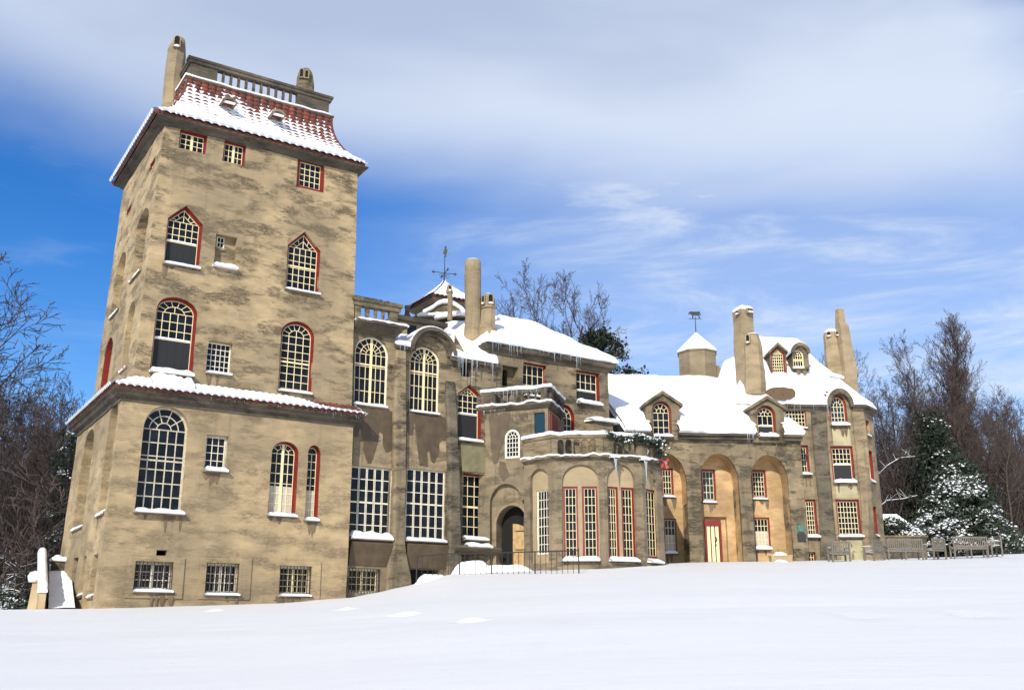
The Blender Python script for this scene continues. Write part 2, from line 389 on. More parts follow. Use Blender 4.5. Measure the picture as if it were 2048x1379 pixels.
# ------------------------------------------------------------------ castle
castle = empty('castle', (0, 0, 0), 'large tan concrete castle with a tall tower, snowy roofs and cream sash windows', 'castle')
GLASS = {}
def window(pl, kind, pts, cols, rows, fr='red_paint', sash='cream_paint', r=.22, tf=.07, mull=0, screen=0.0, rail=None, sill=.12,
           sd=.3, bar=.026, fan=1, top=0, glass='glass', grille=False, hole=True, curtain=0, dbl=False, so=.05, parent=None, tr=None, hdepth=None, mw=.10, spokes=None, ringn=1, drip=True, dripw=.012):
    """pts rect: TL TR BR BL ; arch/gable: apex SL SR BR BL (pixels). Adds the opening to the plane and builds the window."""
    Q = [pl.uz(*p) for p in pts]
    if kind == 'rect':
        u0 = (Q[0][0] + Q[3][0]) / 2; u1 = (Q[1][0] + Q[2][0]) / 2; z1 = (Q[0][1] + Q[1][1]) / 2; z0 = (Q[2][1] + Q[3][1]) / 2; zs = z1
    else:
        u0 = (Q[1][0] + Q[4][0]) / 2; u1 = (Q[2][0] + Q[3][0]) / 2; z1 = Q[0][1]; zs = (Q[1][1] + Q[2][1]) / 2; z0 = (Q[3][1] + Q[4][1]) / 2
    S = lambda t: shape(kind, u0, u1, z0, z1, zs, t)
    if hole: pl.holes.append((S(0), hdepth or r + .02))
    fb = MB(); fb.ring(pl, S(-.02), S(tf), -r - .03, -r + .05)
    if fr == 'red_paint': fb.ring(pl, S(-.004), S(.012), -r, -.03)       # painted jambs
    wd = fb.build('window', fr, parent or castle)
    sm = MB(); w0, w1 = -r - .012, -r + .012; t2 = tf + .02
    sm.ring(pl, S(tf - .005), S(t2), w0 - .005, w1 + .012)
    a0, a1, b0, b1 = u0 + tf, u1 - tf, z0 + tf, z1 - tf
    if screen: # lower sash pushed up, dark insect screen below
        zsc = b0 + (b1 - b0) * screen if rail is None else pl.z(*rail)
        sc_ = MB(); sc_.boxp(pl, a0 + .02, a1 - .02, b0 + .02, zsc, -r - .004, -r + .004)
        for i in range(1, cols): sc_.boxp(pl, a0 + (a1 - a0) * i / cols - .006, a0 + (a1 - a0) * i / cols + .006, b0 + .02, zsc, -r + .003, -r + .010)
        sc_.build('screen', 'screen_mesh', wd)
        sm.boxp(pl, a0, a1, zsc - .04, zsc + .04, w0, w1 + .02); b0 = zsc
        if screen: sn = MB(); snow_ridge(sn, pl.P(a0 + .05, zsc + .04, -r + .0), pl.P(a1 - .05, zsc + .04, -r + .0), pl.n, .05, .03); sn.build('snow', 'snow', wd, smooth=True)
    elif rail is not None:
        zr = pl.z(*rail); sm.boxp(pl, a0, a1, zr - .03, zr + .03, w0, w1 + .02)
    zt = zs if kind != 'rect' else b1
    def vbar(u, za, zb, wdt=bar):
        if dbl: sm.boxp(pl, u - wdt * 1.1, u - wdt * .45, za, zb, w0, w1 + .02); sm.boxp(pl, u + wdt * .45, u + wdt * 1.1, za, zb, w0, w1 + .02)
        else: sm.boxp(pl, u - wdt / 2, u + wdt / 2, za, zb, w0, w1)
    for i in range(1, cols):
        u = a0 + (a1 - a0) * i / cols; vbar(u, b0, zt)
    for j in range(1, rows + (0 if kind == 'rect' else 1)):
        z = b0 + (zt - b0) * j / rows
        if j == rows: z = zt
        sm.boxp(pl, a0, a1, z - bar / 2, z + bar / 2, w0 + .002, w1 - .003)
    uc = (u0 + u1) / 2
    if mull:
        sm.boxp(pl, uc - mw / 2, uc + mw / 2, b0, (z1 - tf * 1.2) if mull == 1 else zt, w0, w1 + .03)
    if kind == 'arch' and fan:
        a = (a1 - a0) / 2; b = b1 - zs; nr = ringn
        for q in range(nr):
            f_ = (q + 1) / (nr + 1) if nr > 1 else .52
            arc = [(uc + a * f_ * cos(pi * i / 14), zs + b * f_ * sin(pi * i / 14)) for i in range(15)]
            for i in range(14): sm.barp(pl, arc[i], arc[i + 1], bar * .9, w0, w1 - .002)
        f0 = 1 / (nr + 1) if nr > 1 else .52; ns = spokes or (cols + 1)
        for i in range(1, ns): t = pi * i / ns; sm.barp(pl, (uc + a * f0 * cos(t), zs + b * f0 * sin(t)), (uc + a * cos(t), zs + b * sin(t)), bar * .9, w0, w1 - .004)
        if nr == 1: vbar(uc, zs, zs + b * f0)
    if kind == 'gable':
        hh = b1 - zs; ia = (a1 - a0) * .27
        sm.barp(pl, (uc - ia, zs), (uc, zs + hh * .52), bar * .9, w0, w1); sm.barp(pl, (uc + ia, zs), (uc, zs + hh * .52), bar * .9, w0, w1)
        sm.barp(pl, (uc, zs), (uc, zs + hh * .95), bar, w0, w1)
        for s_ in (-1, 1):
            for t in (.25, .62): p = (uc + s_ * ia * (1 - t * .8), zs + hh * .52 * t * .8); q = (uc + s_ * (a1 - a0) / 2 * (1 - t), zs + hh * t); sm.barp(pl, p, (q[0] + (q[0]-p[0]) * .0, q[1]), bar * .8, w0, w1 - .004)
            sm.barp(pl, (uc + s_ * ia, zs), (uc + s_ * (a1 - a0) / 2, zs), bar, w0, w1)
    sm.build('sash', sash, wd)
    g = MB(); g.prism(pl, S(tf - .01), -r - .018, -r - .006); g.build('pane', glass, wd)
    if curtain:
        c = MB(); zc = b0 + (b1 - b0) * curtain
        c.grid(lambda s_, t_: pl.P(a0 + .03 + (a1 - a0 - .06) * s_, b0 + .02 + (zc - b0) * t_, -r - .0035 + .002 * sin(s_ * 60)), 40, 2); c.build('curtain', 'curtain', wd)
    if sill:
        rw_ = random.Random(int(u0 * 97 + z0 * 31)); sill *= rw_.uniform(.65, 1.3); a_in, b_in = rw_.uniform(0, .08), rw_.uniform(0, .08)
        if sill > .05 and fr != 'weathered_concrete' and drip:
            dm_ = MB()
            for q in range(rw_.randint(2, 4)):
                ud = rw_.uniform(u0, u1); wd_ = rw_.uniform(.06, .2); ld = rw_.uniform(.15, .65); zt_ = z0 - .1
                O = [(ud - wd_, zt_), (ud + wd_, zt_), (ud + wd_ * .8, zt_ - ld * .35), (ud + wd_ * .45, zt_ - ld * .8), (ud + wd_ * .1, zt_ - ld), (ud - wd_ * .35, zt_ - ld * .75), (ud - wd_ * .6, zt_ - ld * .3)]
                wall(dm_, pl, O, [], g=.15, w=dripw + q * .002)
            dm_.build('drip_stain', 'drip', wd, wobble=.03)
        s_ = MB(); snow_ridge(s_, pl.P(u0 - so + a_in, z0 - .03, -r + .05), pl.P(u1 + so - b_in, z0 - .03, -r + .05), pl.n, sd + (r - .08), sill, seed=u0); s_.build('snow', 'snow', wd, smooth=True)
        l_ = MB(); l_.boxp(pl, u0 - so * .8, u1 + so * .8, z0 - .12, z0 - .035, -.01, sd - .1 if sd > .2 else .06); l_.build('sill', 'weathered_concrete', wd)
    if grille:
        gb = MB(); nb = int((u1 - u0) / .13)
        for i in range(nb + 1): u = u0 + .03 + (u1 - u0 - .06) * i / nb; gb.boxp(pl, u - .011, u + .011, z0 - .02, z1 - .02, -.02, .005)
        for z in (z0 + .05, (z0 + z1) / 2, z1 - .12): gb.boxp(pl, u0, u1, z - .012, z + .012, -.028, -.005)
        gb.build('grille', 'rusty_iron', wd)
    return wd
def recess(pl, S, depth): pl.holes.append((S, depth)); return pl.off(-depth)

# ---- tower -------------------------------------------------------------
FAZ = 1.003
pA = at(189.4, 1215, 36.0); TF = Pl((pA.x, pA.y), FAZ); TD = TF.d; TN = TF.n
TW = TF.u(700, 1010); TDEP = 8.6
TLf = Pl(TF.P(0, 0)[:2], d=(-TN * -1)[:] if False else (TN.x, TN.y), nn=(-TD.x, -TD.y)); TLf.o = V(TF.P(0, 0)[:2])   # left face, u negative going back
zsk = TF.off(.35).z(465, 800)        # eave of the skirt roof
ZB = -1.6; TWARP[:] = [TF.o, TF.d, TF.n, TW, TDEP]
# lower front windows
window(TF, 'arch', [(330, 811), (282.6, 851), (377.5, 862), (365, 1026), (268.5, 1017)], 5, 6, 'grey_paint', 'grey_paint', r=.3, rail=(322, 918), sill=.2, sd=.3, ringn=2, spokes=5, tf=.06, bar=.042)
window(TF, 'rect', [(412, 867), (456.6, 871.4), (453, 941.7), (408.5, 934.7)], 3, 4, 'grey_paint', 'white_paint', sill=.18, sd=.26)
window(TF, 'arch', [(567.4, 881), (544.6, 899.5), (597.3, 910), (590.3, 1030), (535, 1026)], 4, 6, mull=1, r=.3, sill=.13, sd=.25, curtain=.38, fan=1)
window(TF, 'arch', [(628, 889), (616, 903), (639.5, 906.6), (637.7, 1038.4), (609, 1035)], 2, 8, r=.3, sill=.1, sd=.22, curtain=.38, fan=0)
for q, mt in (([(270.3, 1120.4), (348.7, 1122.8), (343, 1180), (265.7, 1176.6)], 0), ([(412, 1124), (477.8, 1125), (476, 1186), (410, 1184)], 1), ([(558.6, 1129), (625.4, 1131.6), (618.4, 1188), (557.6, 1186)], 2)):
    window(TF, 'rect', q, 6, 3 if mt < 2 else 4, 'grey_paint' if mt == 0 else 'white_paint', 'white_paint' if mt < 2 else 'cream_paint', mull=1, grille=True, sill=.09, sd=.22, r=.28, dripw=.064)
TF.holes.append((shape('rect', TF.u(312.5, 1104), TF.u(335, 1104), TF.z(324, 1110), TF.z(324, 1099)), .3))
# upper planes
TU = TF.off(-.15); U0, U1 = .34, TW - .06
red = dict(r=.2, tf=.08)
window(TU, 'rect', [(360, 258.8), (415.6, 269.8), (410, 307.8), (357, 295.6)], 4, 3, mull=1, sill=0, **red)
window(TU, 'rect', [(448, 279), (492, 289), (490, 332), (446, 322)], 4, 3, mull=1, sill=0, **red)
window(TU, 'rect', [(596, 314), (650, 325.6), (647.6, 386), (593, 373)], 4, 4, sill=0, r=.16, tf=.15)
window(TU, 'gable', [(372.3, 411), (331, 433.5), (406, 449.6), (398, 534), (326, 524.5)], 5, 3, screen=.4, rail=(365, 482), sill=.12, sd=.24, r=.22, tf=.09)
window(TU, 'gable', [(610, 461.6), (577.6, 487.4), (639.5, 502), (638.8, 586.3), (569.6, 574.4)], 5, 6, rail=(606, 532), sill=.06, sd=.22, r=.2, tf=.09)
window(TU, 'arch', [(350.4, 593.7), (308, 617), (396.5, 630), (382.6, 750), (297, 740)], 5, 3, screen=.42, rail=(345, 676), sill=.2, sd=.35, r=.24, tf=.09, spokes=7)
window(TU, 'rect', [(418, 680), (467, 686), (461, 747), (411, 740)], 5, 5, 'white_paint', 'white_paint', sill=.1, sd=.2, r=.26, tf=.04)
window(TU, 'arch', [(595, 642), (562, 668), (628.5, 675), (623.4, 784), (555.7, 777.4)], 4, 7, rail=(591, 723), sill=.06, sd=.2, r=.2, tf=.09, spokes=7)
nq = [TU.uz(*p) for p in ((432, 466.5), (476, 474.5), (471, 539), (428, 529))]
NS = shape('rect', (nq[0][0] + nq[3][0]) / 2, (nq[1][0] + nq[2][0]) / 2, (nq[2][1] + nq[3][1]) / 2, (nq[0][1] + nq[1][1]) / 2)
NI = recess(TU, NS, .3)
window(NI, 'rect', [(434, 471), (450, 473.5), (449.5, 496), (433.5, 494)], 2, 2, 'white_paint', 'white_paint', sill=.03, sd=.06, r=.08, tf=.03, so=.02)
mb = MB(); wall(mb, NI, NS)
snb = MB(); snow_ridge(snb, TU.P(NS[0][0] - .05, NS[0][1], -.28), TU.P(NS[1][0] + .05, NS[0][1], -.28), TU.n, .5, .2, seed=3)
# left face windows: u grows toward the camera-side corner (u=0), back is -TDEP
def lwin(pl, L, zb, zt, zsp=None, cols=3, rows=6, fr='weathered_concrete', kind='arch', **kw):
    S = None; u0, u1 = L; px = None
    pts_world = [pl.P((u0 + u1) / 2, zt), pl.P(u0, zsp or zt), pl.P(u1, zsp or zt), pl.P(u1, zb), pl.P(u0, zb)]
    def toP(p):
        f = V((0, cos(PITCH), sin(PITCH))); up = V((0, -sin(PITCH), cos(PITCH))); z = p.dot(f); return (1024 + F * p.x / z, 689 - F * p.dot(up) / z)
    if kind == 'rect': pts_world = [pl.P(u0, zt), pl.P(u1, zt), pl.P(u1, zb), pl.P(u0, zb)]
    kw.setdefault('sd', .1); kw.setdefault('so', 0.0); return window(pl, kind, [toP(p) for p in pts_world], cols, rows, fr, **kw)
TLl = Pl(TF.o[:], d=(TN.x, TN.y), nn=(-TD.x, -TD.y))
TLu = TLl.off(-U0)
for (xa, xb, yb, yt, ys, arch_) in ((200, 215, 1022, 812, 850, 1), (155, 174, 1050, 862, 893, 0)):
    ua, ub = TLl.u(xa, 940), TLl.u(xb, 940); xm = (xa + xb) / 2
    zt, zb = TLl.z(xm + 3, yt), TLl.z(xm - 4, yb)
    if arch_: lwin(TLl, (ua, ub), zb, zt, zt - .75, 4, 6, 'grey_paint', sash='grey_paint', r=.35, sill=.14, ringn=2)
    else: lwin(TLl, (ua, ub), zb, zt, zt - .75, 4, 6, 'weathered_concrete', sash='grey_paint', r=.75, sill=.14)
for (xa, xb, yt, yb) in ((179, 189.5, 1109, 1190), (159.5, 167, 1112, 1188), (141, 149.5, 1115, 1186)):
    ua, ub = TLl.u(xa, 1150), TLl.u(xb, 1150); lwin(TLl, (ua, ub), TLl.z(xa, yb), TLl.z((xa + xb) / 2, yt), None, 2, 3, 'weathered_concrete', 'rect', r=.5, sill=.1, sash='white_paint')
for (xa, xb, xt, yt, ys, yb, fr) in ((257, 276, 277, 416, 450, 552, 'weathered_concrete'), (216, 233, 237, 500, 540, 628, 'weathered_concrete'), (240, 252, 253, 604, 640, 735, 'weathered_concrete'), (194, 210, 214, 672, 705, 790, 'red_paint')):
    ym = (yt + yb) / 2; ua, ub = TLu.u(xa, ym), TLu.u(xb, ym); zt = TLu.z(xt - 3, yt)
    lwin(TLu, (ua, ub), TLu.z(xa - 2, yb), zt, zt - .6, 4, 5, fr, r=.7, sill=.1)
for (xa, xb, yt, yb) in ((286, 292, 308, 330), (239, 246, 402, 424)):
    ua, ub = TLu.u(xa, (yt + yb) / 2 + 6), TLu.u(xb, (yt + yb) / 2 - 6); lwin(TLu, (min(ua, ub) - .25, max(ua, ub) + .25), TLu.z(xa, yb + 6), TLu.z(xb, yt + 4), None, 3, 2, 'red_paint', 'rect', r=.12, sill=0)

wall(mb, TF, [(0, ZB), (TW, ZB), (TW, zsk - .25), (0, zsk - .25)])
wall(mb, TLl, [(-TDEP, ZB), (0, ZB), (0, zsk - .25), (-TDEP, zsk - .25)])
zeave = TF.off(.24).z(520, 277)
UZ0 = zsk - .3; UZ1 = zeave - .05
wall(mb, TU, [(U0, UZ0), (U1, UZ0), (U1, UZ1), (U0, UZ1)])
UB = -TDEP + .45
wall(mb, TLu, [(UB, UZ0), (-.15, UZ0), (-.15, UZ1), (UB, UZ1)])
TR = Pl(TF.P(U1, 0)[:2], d=(-TN.x, -TN.y), nn=(TD.x, TD.y))     # right side wall, u going back
wall(mb, TR, [(.15, ZB), (-UB, ZB), (-UB, UZ1), (.15, UZ1)], [])
TB = Pl(TF.P(0, 0, UB)[:2], d=TD[:], nn=(-TN.x, -TN.y))
wall(mb, TB, [(U0, ZB), (U1, ZB), (U1, UZ1), (U0, UZ1)], [])
mb.quad(TF.P(0, zsk - .3), TF.P(TW, zsk - .3), TF.P(TW, zsk - .3, UB), TF.P(0, zsk - .3, -TDEP))
wall(mb, Pl(TF.P(TW, 0)[:2], d=(-TN.x, -TN.y), nn=(TD.x, TD.y)), [(0, ZB), (1.2, ZB), (1.2, zsk - .25), (0, zsk - .25)], [])
tw = mb.build('tower_wall', 'tower_concrete', castle, wobble=.03, smooth=False, merge=True)
snb.build('niche_snow', 'snow', tw, smooth=True)
# plain surrounds of the basement windows
for (x0, y0, x1, y1, a) in ((256, 1110, 363, 1196, 0), (401, 1112, 498, 1198, 1), (551, 1118, 638, 1200, 2)):
    mb = MB(); u0, z1 = TF.uz(x0, y0); u1, z0 = TF.uz(x1, y1); hp, hr = TF.holes[4 + a]
    us = [p[0] for p in hp]; zs_ = [p[1] for p in hp]
    q = Pl(TF.o[:], d=TD[:], nn=TN[:]); wall(mb, q, [(u0, z0), (u1, z0), (u1, z1), (u0, z1)], [(shape('rect', min(us), max(us), min(zs_), max(zs_)), .09)], w=.05)
    for a_, b_ in (((u0, z0), (u1, z0)), ((u1, z0), (u1, z1)), ((u1, z1), (u0, z1)), ((u0, z1), (u0, z0))): mb.quad(q.P(*a_, .05), q.P(*b_, .05), q.P(*b_, -.04), q.P(*a_, -.04))
    mb.build('window_surround', 'tower_concrete', castle, wobble=.008)

def corners(pl, u0, u1, w0, w1): return [pl.P(u0, 0, w0)[:2], pl.P(u1, 0, w0)[:2], pl.P(u1, 0, w1)[:2], pl.P(u0, 0, w1)[:2]]
# skirt roof: tiled ledge, three sides
skp = [TF.P(U1 + .1, 0, -TDEP)[:2], TF.P(0, 0, -TDEP)[:2], TF.P(0, 0, 0)[:2], TF.P(TW, 0, 0)[:2], TF.P(TW, 0, -.9)[:2]]
mb = MB(); sweep(mb, skp, [(-.1, zsk - .42), (.04, zsk - .42), (.07, zsk - .3), (.2, zsk - .22), (.28, zsk - .1), (.36, zsk - .05), (.37, zsk - .005), (-.1, zsk - .005)], False, side=1)
mb.build('string_course', 'dark_trim', castle, wobble=.02)
def tile_run(P0, P1, P2, P3, prof, hb, snowh, sp=.27, crs=.34, seed=0, du=.045, dv=.07, lip=True):
    """tiles and snow on a roof side: eave P0-P1, top P3-P2. prof(t)->(run,rise) fractions"""
    L = (P1 - P0).length; nu = int(L / du); H = (P3 - P0).length; nv = max(6, int(H / dv)); up = V((0, 0, 1))
    eav = (P1 - P0).normalized(); outw = V((eav.y, -eav.x, 0))
    def base(s, t):
        a, b = prof(t); q0, q1 = P0.lerp(P1, s), P3.lerp(P2, s)
        return V((q0.x + (q1.x - q0.x) * a, q0.y + (q1.y - q0.y) * a, q0.z + (q1.z - q0.z) * b))
    tl = MB(); sn = MB()
    def nr(t):
        a, b = prof(min(1, t + .02)); c, d_ = prof(max(0, t - .02)); run = (V(P3[:2]) - V(P0[:2])).length
        v = V((outw.x * (b - d_) * (P3.z - P0.z), outw.y * (b - d_) * (P3.z - P0.z), (a - c) * run)); return v.normalized()
    def tile(s, t):
        p = base(s, t); u = (p - P0).dot(eav); ribv = abs(cos(pi * u / sp)) ** .7; fr = (t * H / crs) % 1
        return p + nr(t) * (hb * ribv + .055 * (1 - fr) + .02) * (.5 + .5 * min(1, t * 14) if lip else 1)
    def snow(s, t):
        p = base(s, t); u = (p - P0).dot(eav); ribv = abs(cos(pi * u / sp)) ** .7
        n_ = noise.noise(p * 1.1 + V((seed, 0, 0))) * .5 + noise.noise(p * 4.5) * .25 + noise.noise(p * 13) * .12
        return p + nr(t) * (hb * ribv * .55 + snowh(s, t, n_)) + outw * (.10 * max(0, 1 - t * 9) if lip else 0)
    tl.grid(tile, nu, nv); sn.grid(snow, nu, nv)
    # hanging front edge of tiles and snow
    e0 = [tile(i / nu, 0) for i in range(nu + 1)]; e1 = [base(i / nu, 0) - up * .0 for i in range(nu + 1)]; tl.strip(e0, e1)
    e0 = [snow(i / nu, 0) for i in range(nu + 1)]; e1 = [base(i / nu, 0) + up * (.05 + .07 * abs(cos(pi * L * i / nu / sp)) ** .7) + outw * (.12 if lip else 0) for i in range(nu + 1)]; sn.strip(e0, e1)
    return tl, sn
def lin(t): return t, t
sk_out = .38; tl = MB(); sn = MB()
def join(a, b): o = len(a.v); a.v += b.v; a.f += [tuple(i + o for i in f) for f in b.f]
def sksn(s, t, n_): return .15 + .05 * n_ + (.0 if s < .68 else -.22 * ((s - .68) / .32) ** 1 * t * 1.3)
zin = zsk + .42
a, b = tile_run(TF.P(-sk_out, zsk, sk_out), TF.P(TW + .28, zsk, sk_out), TF.P(TW + .02, zin, -.15), TF.P(U0, zin, -.15), lin, .075, sksn, dv=.05); join(tl, a); join(sn, b)
a, b = tile_run(TLl.P(-TDEP - .2, zsk, sk_out), TLl.P(sk_out, zsk, sk_out), TLl.P(-.15, zin, -U0), TLl.P(-TDEP, zin, -U0), lin, .075, lambda s, t, n_: .15 + .05 * n_, dv=.05); join(tl, a); join(sn, b)
a, b = tile_run(TF.P(TW + .28, zsk, sk_out), TF.P(TW + .28, zsk, -.8), TF.P(TW + .02, zin, -.6), TF.P(TW + .02, zin, -.15), lin, .075, lambda s, t, n_: .13, dv=.05); join(tl, a); join(sn, b)
ro = tl.build('skirt_roof', 'terracotta', castle, smooth=False)
# snow drift under the big screened window
us = TU.u(340, 748); snow_ridge(sn, TU.P(TU.u(296, 750), zin - .05, 0), TU.P(TU.u(385, 757), zin - .05, 0), TU.n, .45, .45, seed=9)
sn.build('roof_snow', 'snow', ro, smooth=True)
icicles((TF.P(TW * .82, zsk, .4), TF.P(TW + .2, zsk, .4)), 'icicle_fringe', ro, .5, 9, 4)
icicles((TF.P(TW * .35, zsk, .4), TF.P(TW * .82, zsk, .4)), 'icicle_fringe', ro, .2, 3, 5)

# main roof of the tower
cp = [TF.P(U0, 0, -.15)[:2], TF.P(U1, 0, -.15)[:2], TF.P(U1, 0, UB)[:2], TF.P(U0, 0, UB)[:2]]
mb = MB(); z = zeave
sweep(mb, cp, [(-.1, z - .27), (.03, z - .27), (.07, z - .22), (.11, z - .2), (.15, z - .12), (.27, z - .09), (.36, z - .05), (.37, z - .005), (-.1, z - .005)], True)
mb.build('cornice', 'dark_trim', castle, wobble=.02)
INS = 2.0; RT = TF.off(-INS); uL, zR = RT.uz(376, 152); uR, zR2 = RT.uz(661, 240); zR = (zR + zR2) / 2
wb = UB + INS - .15
E = [TF.P(U0 - .42, z, .22), TF.P(U1 + .12, z, .22), TF.P(U1 + .12, z, UB - .36), TF.P(U0 - .42, z, UB - .36)]
R_ = [TF.P(uL, zR, -INS), TF.P(uR, zR, -INS), TF.P(uR, zR, wb), TF.P(uL, zR, wb)]
def bell(t): return (1 - (1 - t) ** 2.3) * .93 + .07 * t, t ** 1.0
def bell2(t): a = 1 - (1 - t) ** 2.1; return a, t
def rsn(s, t, n_):
    if t < .16: v = .17
    elif t < .34: v = .17 - .075 * (t - .16) / .18
    elif t < .70: v = .095 - .010 * (t - .34) / .36
    else: v = .085 - .20 * (t - .74) if t > .74 else .085
    k = max(0, min(1, (s - .55) / .4)) * max(0, min(1, (t - .3) / .25)); v -= .018 * k
    if t > .62 and s < .5: v += .03 * n_ * 3 * (t - .5)
    return v + .035 * n_ + .05 * max(0, n_ - .15) * (t > .6)
tl = MB(); sn = MB()
for i in range(4):
    j = (i + 1) % 4; dd = .045 if i in (0, 3) else .15
    a, b = tile_run(E[i], E[j], R_[j], R_[i], bell2, .08, rsn if i in (0, 1) else (lambda s, t, n_: .17 - .12 * t), sp=.33, crs=.30, seed=i * 5, du=dd, dv=dd * 1.3)
    join(tl, a); join(sn, b)
hipm = MB()
for i in range(4): hipm.tube([V((E[i].x + (R_[i].x - E[i].x) * bell2(t / 10)[0], E[i].y + (R_[i].y - E[i].y) * bell2(t / 10)[0], E[i].z + (R_[i].z - E[i].z) * t / 10 + .06)) for t in range(11)], [.10] * 11, 6)
join(tl, hipm)
ro = tl.build('tower_roof', 'terracotta', castle); sn.build('roof_snow', 'snow', ro, smooth=True)
# roof-top gutter slab with snow and the arcaded parapet
rc = [p[:2] for p in (TF.P(uL, 0, -INS), TF.P(uR, 0, -INS), TF.P(uR, 0, wb), TF.P(uL, 0, wb))]
mb = MB(); sweep(mb, rc, [(-.6, zR - .08), (.05, zR - .08), (.12, zR + .02), (.12, zR + .1), (-.6, zR + .1)], True); mb.build('gutter', 'dark_trim', castle, wobble=.01)
mb = MB(); sweep(mb, rc, snowprof(-.15, .1, zR + .1, .1), True, fz=lumpy(2, .5)); mb.build('gutter_snow', 'snow', castle, smooth=True)
mb = MB(); mb.poly([TF.P(uL, zR + .08, -INS), TF.P(uR, zR + .08, -INS), TF.P(uR, zR + .08, wb), TF.P(uL, zR + .08, wb)]); mb.build('roof_deck', 'snow', castle)
PP = TF.off(-INS - .12); pL, pz = PP.uz(383, 112); pR, pz2 = PP.uz(657, 199); pz = (pz + pz2) / 2
def balustrade(name, pl, u0, u1, z0, z1, opens, oh, th=.22, cap=.16, capo=.1, mat='weathered_concrete', hw=.11, snow=0, posts=True, bmat=None, bal='round'):
    """parapet: plinth-less band with arched openings, a cap and separate balusters. opens: list of opening centres (u), gap half width hw"""
    mb = MB(); S = [(u0, z0), ]
    zo = z0 + oh
    # band above openings + solid panels at ends as one outline with arched notches
    out = [(u0, z0)]
    if opens:
        for c in opens:
            out += [(c - hw, z0), (c - hw, zo - hw)] + [(c + hw * cos(pi - pi * i / 8), zo - hw + hw * sin(pi * i / 8)) for i in range(1, 8)] + [(c + hw, zo - hw), (c + hw, z0)]
    out += [(u1, z0), (u1, z1), (u0, z1)]
    oo = []                                   # merge the panels between openings away: balusters stand there instead
    if opens and len(opens) > 1:
        out = [(u0, z0), (opens[0] - hw, z0), (opens[0] - hw, zo - hw)]
        for k_, c in enumerate(opens):
            out += [(c + hw * cos(pi - pi * i / 8), zo - hw + hw * sin(pi * i / 8)) for i in range(1, 8)] + [(c + hw, zo - hw)]
            if k_ < len(opens) - 1: out.append((opens[k_ + 1] - hw, zo - hw))
        out += [(opens[-1] + hw, z0), (u1, z0), (u1, z1 - cap), (u0, z1 - cap)]
    q = Pl(pl.o[:], d=pl.d[:], nn=pl.n[:]); wall(mb, q, out, [], g=.3, w=th / 2); wall(mb, q, out, [], g=.3, w=-th / 2)
    b = len(mb.v)
    for p in out: mb.v += [pl.P(*p, th / 2), pl.P(*p, -th / 2)]
    m_ = len(out)
    for i in range(m_): j = (i + 1) % m_; mb.f.append((b + 2 * i, b + 2 * j, b + 2 * j + 1, b + 2 * i + 1))
    mb.boxp(pl, u0 - capo, u1 + capo, z1 - cap, z1 - cap * .45, -th / 2 - capo * .6, th / 2 + capo * .6)
    mb.boxp(pl, u0 - capo * 1.6, u1 + capo * 1.6, z1 - cap * .45 + .001, z1, -th / 2 - capo, th / 2 + capo)
    par = mb.build(name, mat, castle, wobble=.008)
    for k_ in range(len(opens) - 1):
        c = (opens[k_] + opens[k_ + 1]) / 2; hb = (opens[k_ + 1] - opens[k_]) / 2 - hw; H = zo - hw - z0
        m2 = MB(); prof = [(1.15, 0), (1.15, .1), (.85, .14), (.95, .3), (1.0, .45), (.8, .75), (.75, .84), (1.15, .9), (1.2, 1.0)]
        cen = pl.P(c, 0)
        if bal == 'round': m2.loft([[V((cen.x + cos(2 * pi * j / 8) * hb * r_ * 1.05, cen.y + sin(2 * pi * j / 8) * hb * r_ * 1.05, z0 + H * zz)) for j in range(8)] for r_, zz in prof])
        else: m2.loft([[pl.P(c + a_ * hb * r_, z0 + H * zz, b_ * hb * 1.3 * r_) for a_, b_ in ((-1, -1), (1, -1), (1, 1), (-1, 1))] for r_, zz in ((1.1, 0), (.95, .12), (.9, .8), (1.2, .98))])
        m2.build('baluster', bmat or mat, par, wobble=.006)
    if snow:
        s = MB(); snow_ridge(s, pl.P(u0 - capo * 1.4, z1, -th / 2 - capo * .8), pl.P(u1 + capo * 1.4, z1, -th / 2 - capo * .8), pl.n, th + capo * 1.9, snow, seed=u1); s.build('snow', 'snow', par, smooth=True)
    return par
xs = [438, 454, 470, 485.5, 501, 516, 530.5, 545, 559, 573, 587]
opens = [PP.u(x, 163 + (x - 438) * .31) for x in xs]; step = (opens[-1] - opens[0]) / 10; opens = [opens[0] + step * i for i in range(11)]
balustrade('balustrade', PP, pL, pR, zR + .14, pz, opens, .98, hw=step * .34, cap=.26, capo=.1, mat='dark_trim', bal='sq')
PLp = Pl(PP.P(pL, 0)[:2], d=(-TN.x, -TN.y), nn=(TD.x * -1, TD.y * -1)); PLp.o = V(PP.P(pL + .11, 0)[:2])
dep = abs(wb + INS) - .24
lo = [.9 + step * i for i in range(8)]
balustrade('balustrade', PLp, .11, dep, zR + .14, pz - .002, lo, .98, hw=step * .34, cap=.26, capo=.1, mat='dark_trim', bal='sq')
PRp = Pl(PP.P(pR - .11, 0)[:2], d=(-TN.x, -TN.y), nn=(TD.x, TD.y)); balustrade('balustrade', PRp, .11, dep, zR + .14, pz - .004, lo, .98, hw=step * .34, cap=.26, mat='dark_trim', bal='sq')
PBp = PP.off(-dep); balustrade('balustrade', PBp, pL, pR, zR + .14, pz - .006, opens, .98, hw=step * .34, cap=.26, mat='dark_trim', bal='sq')
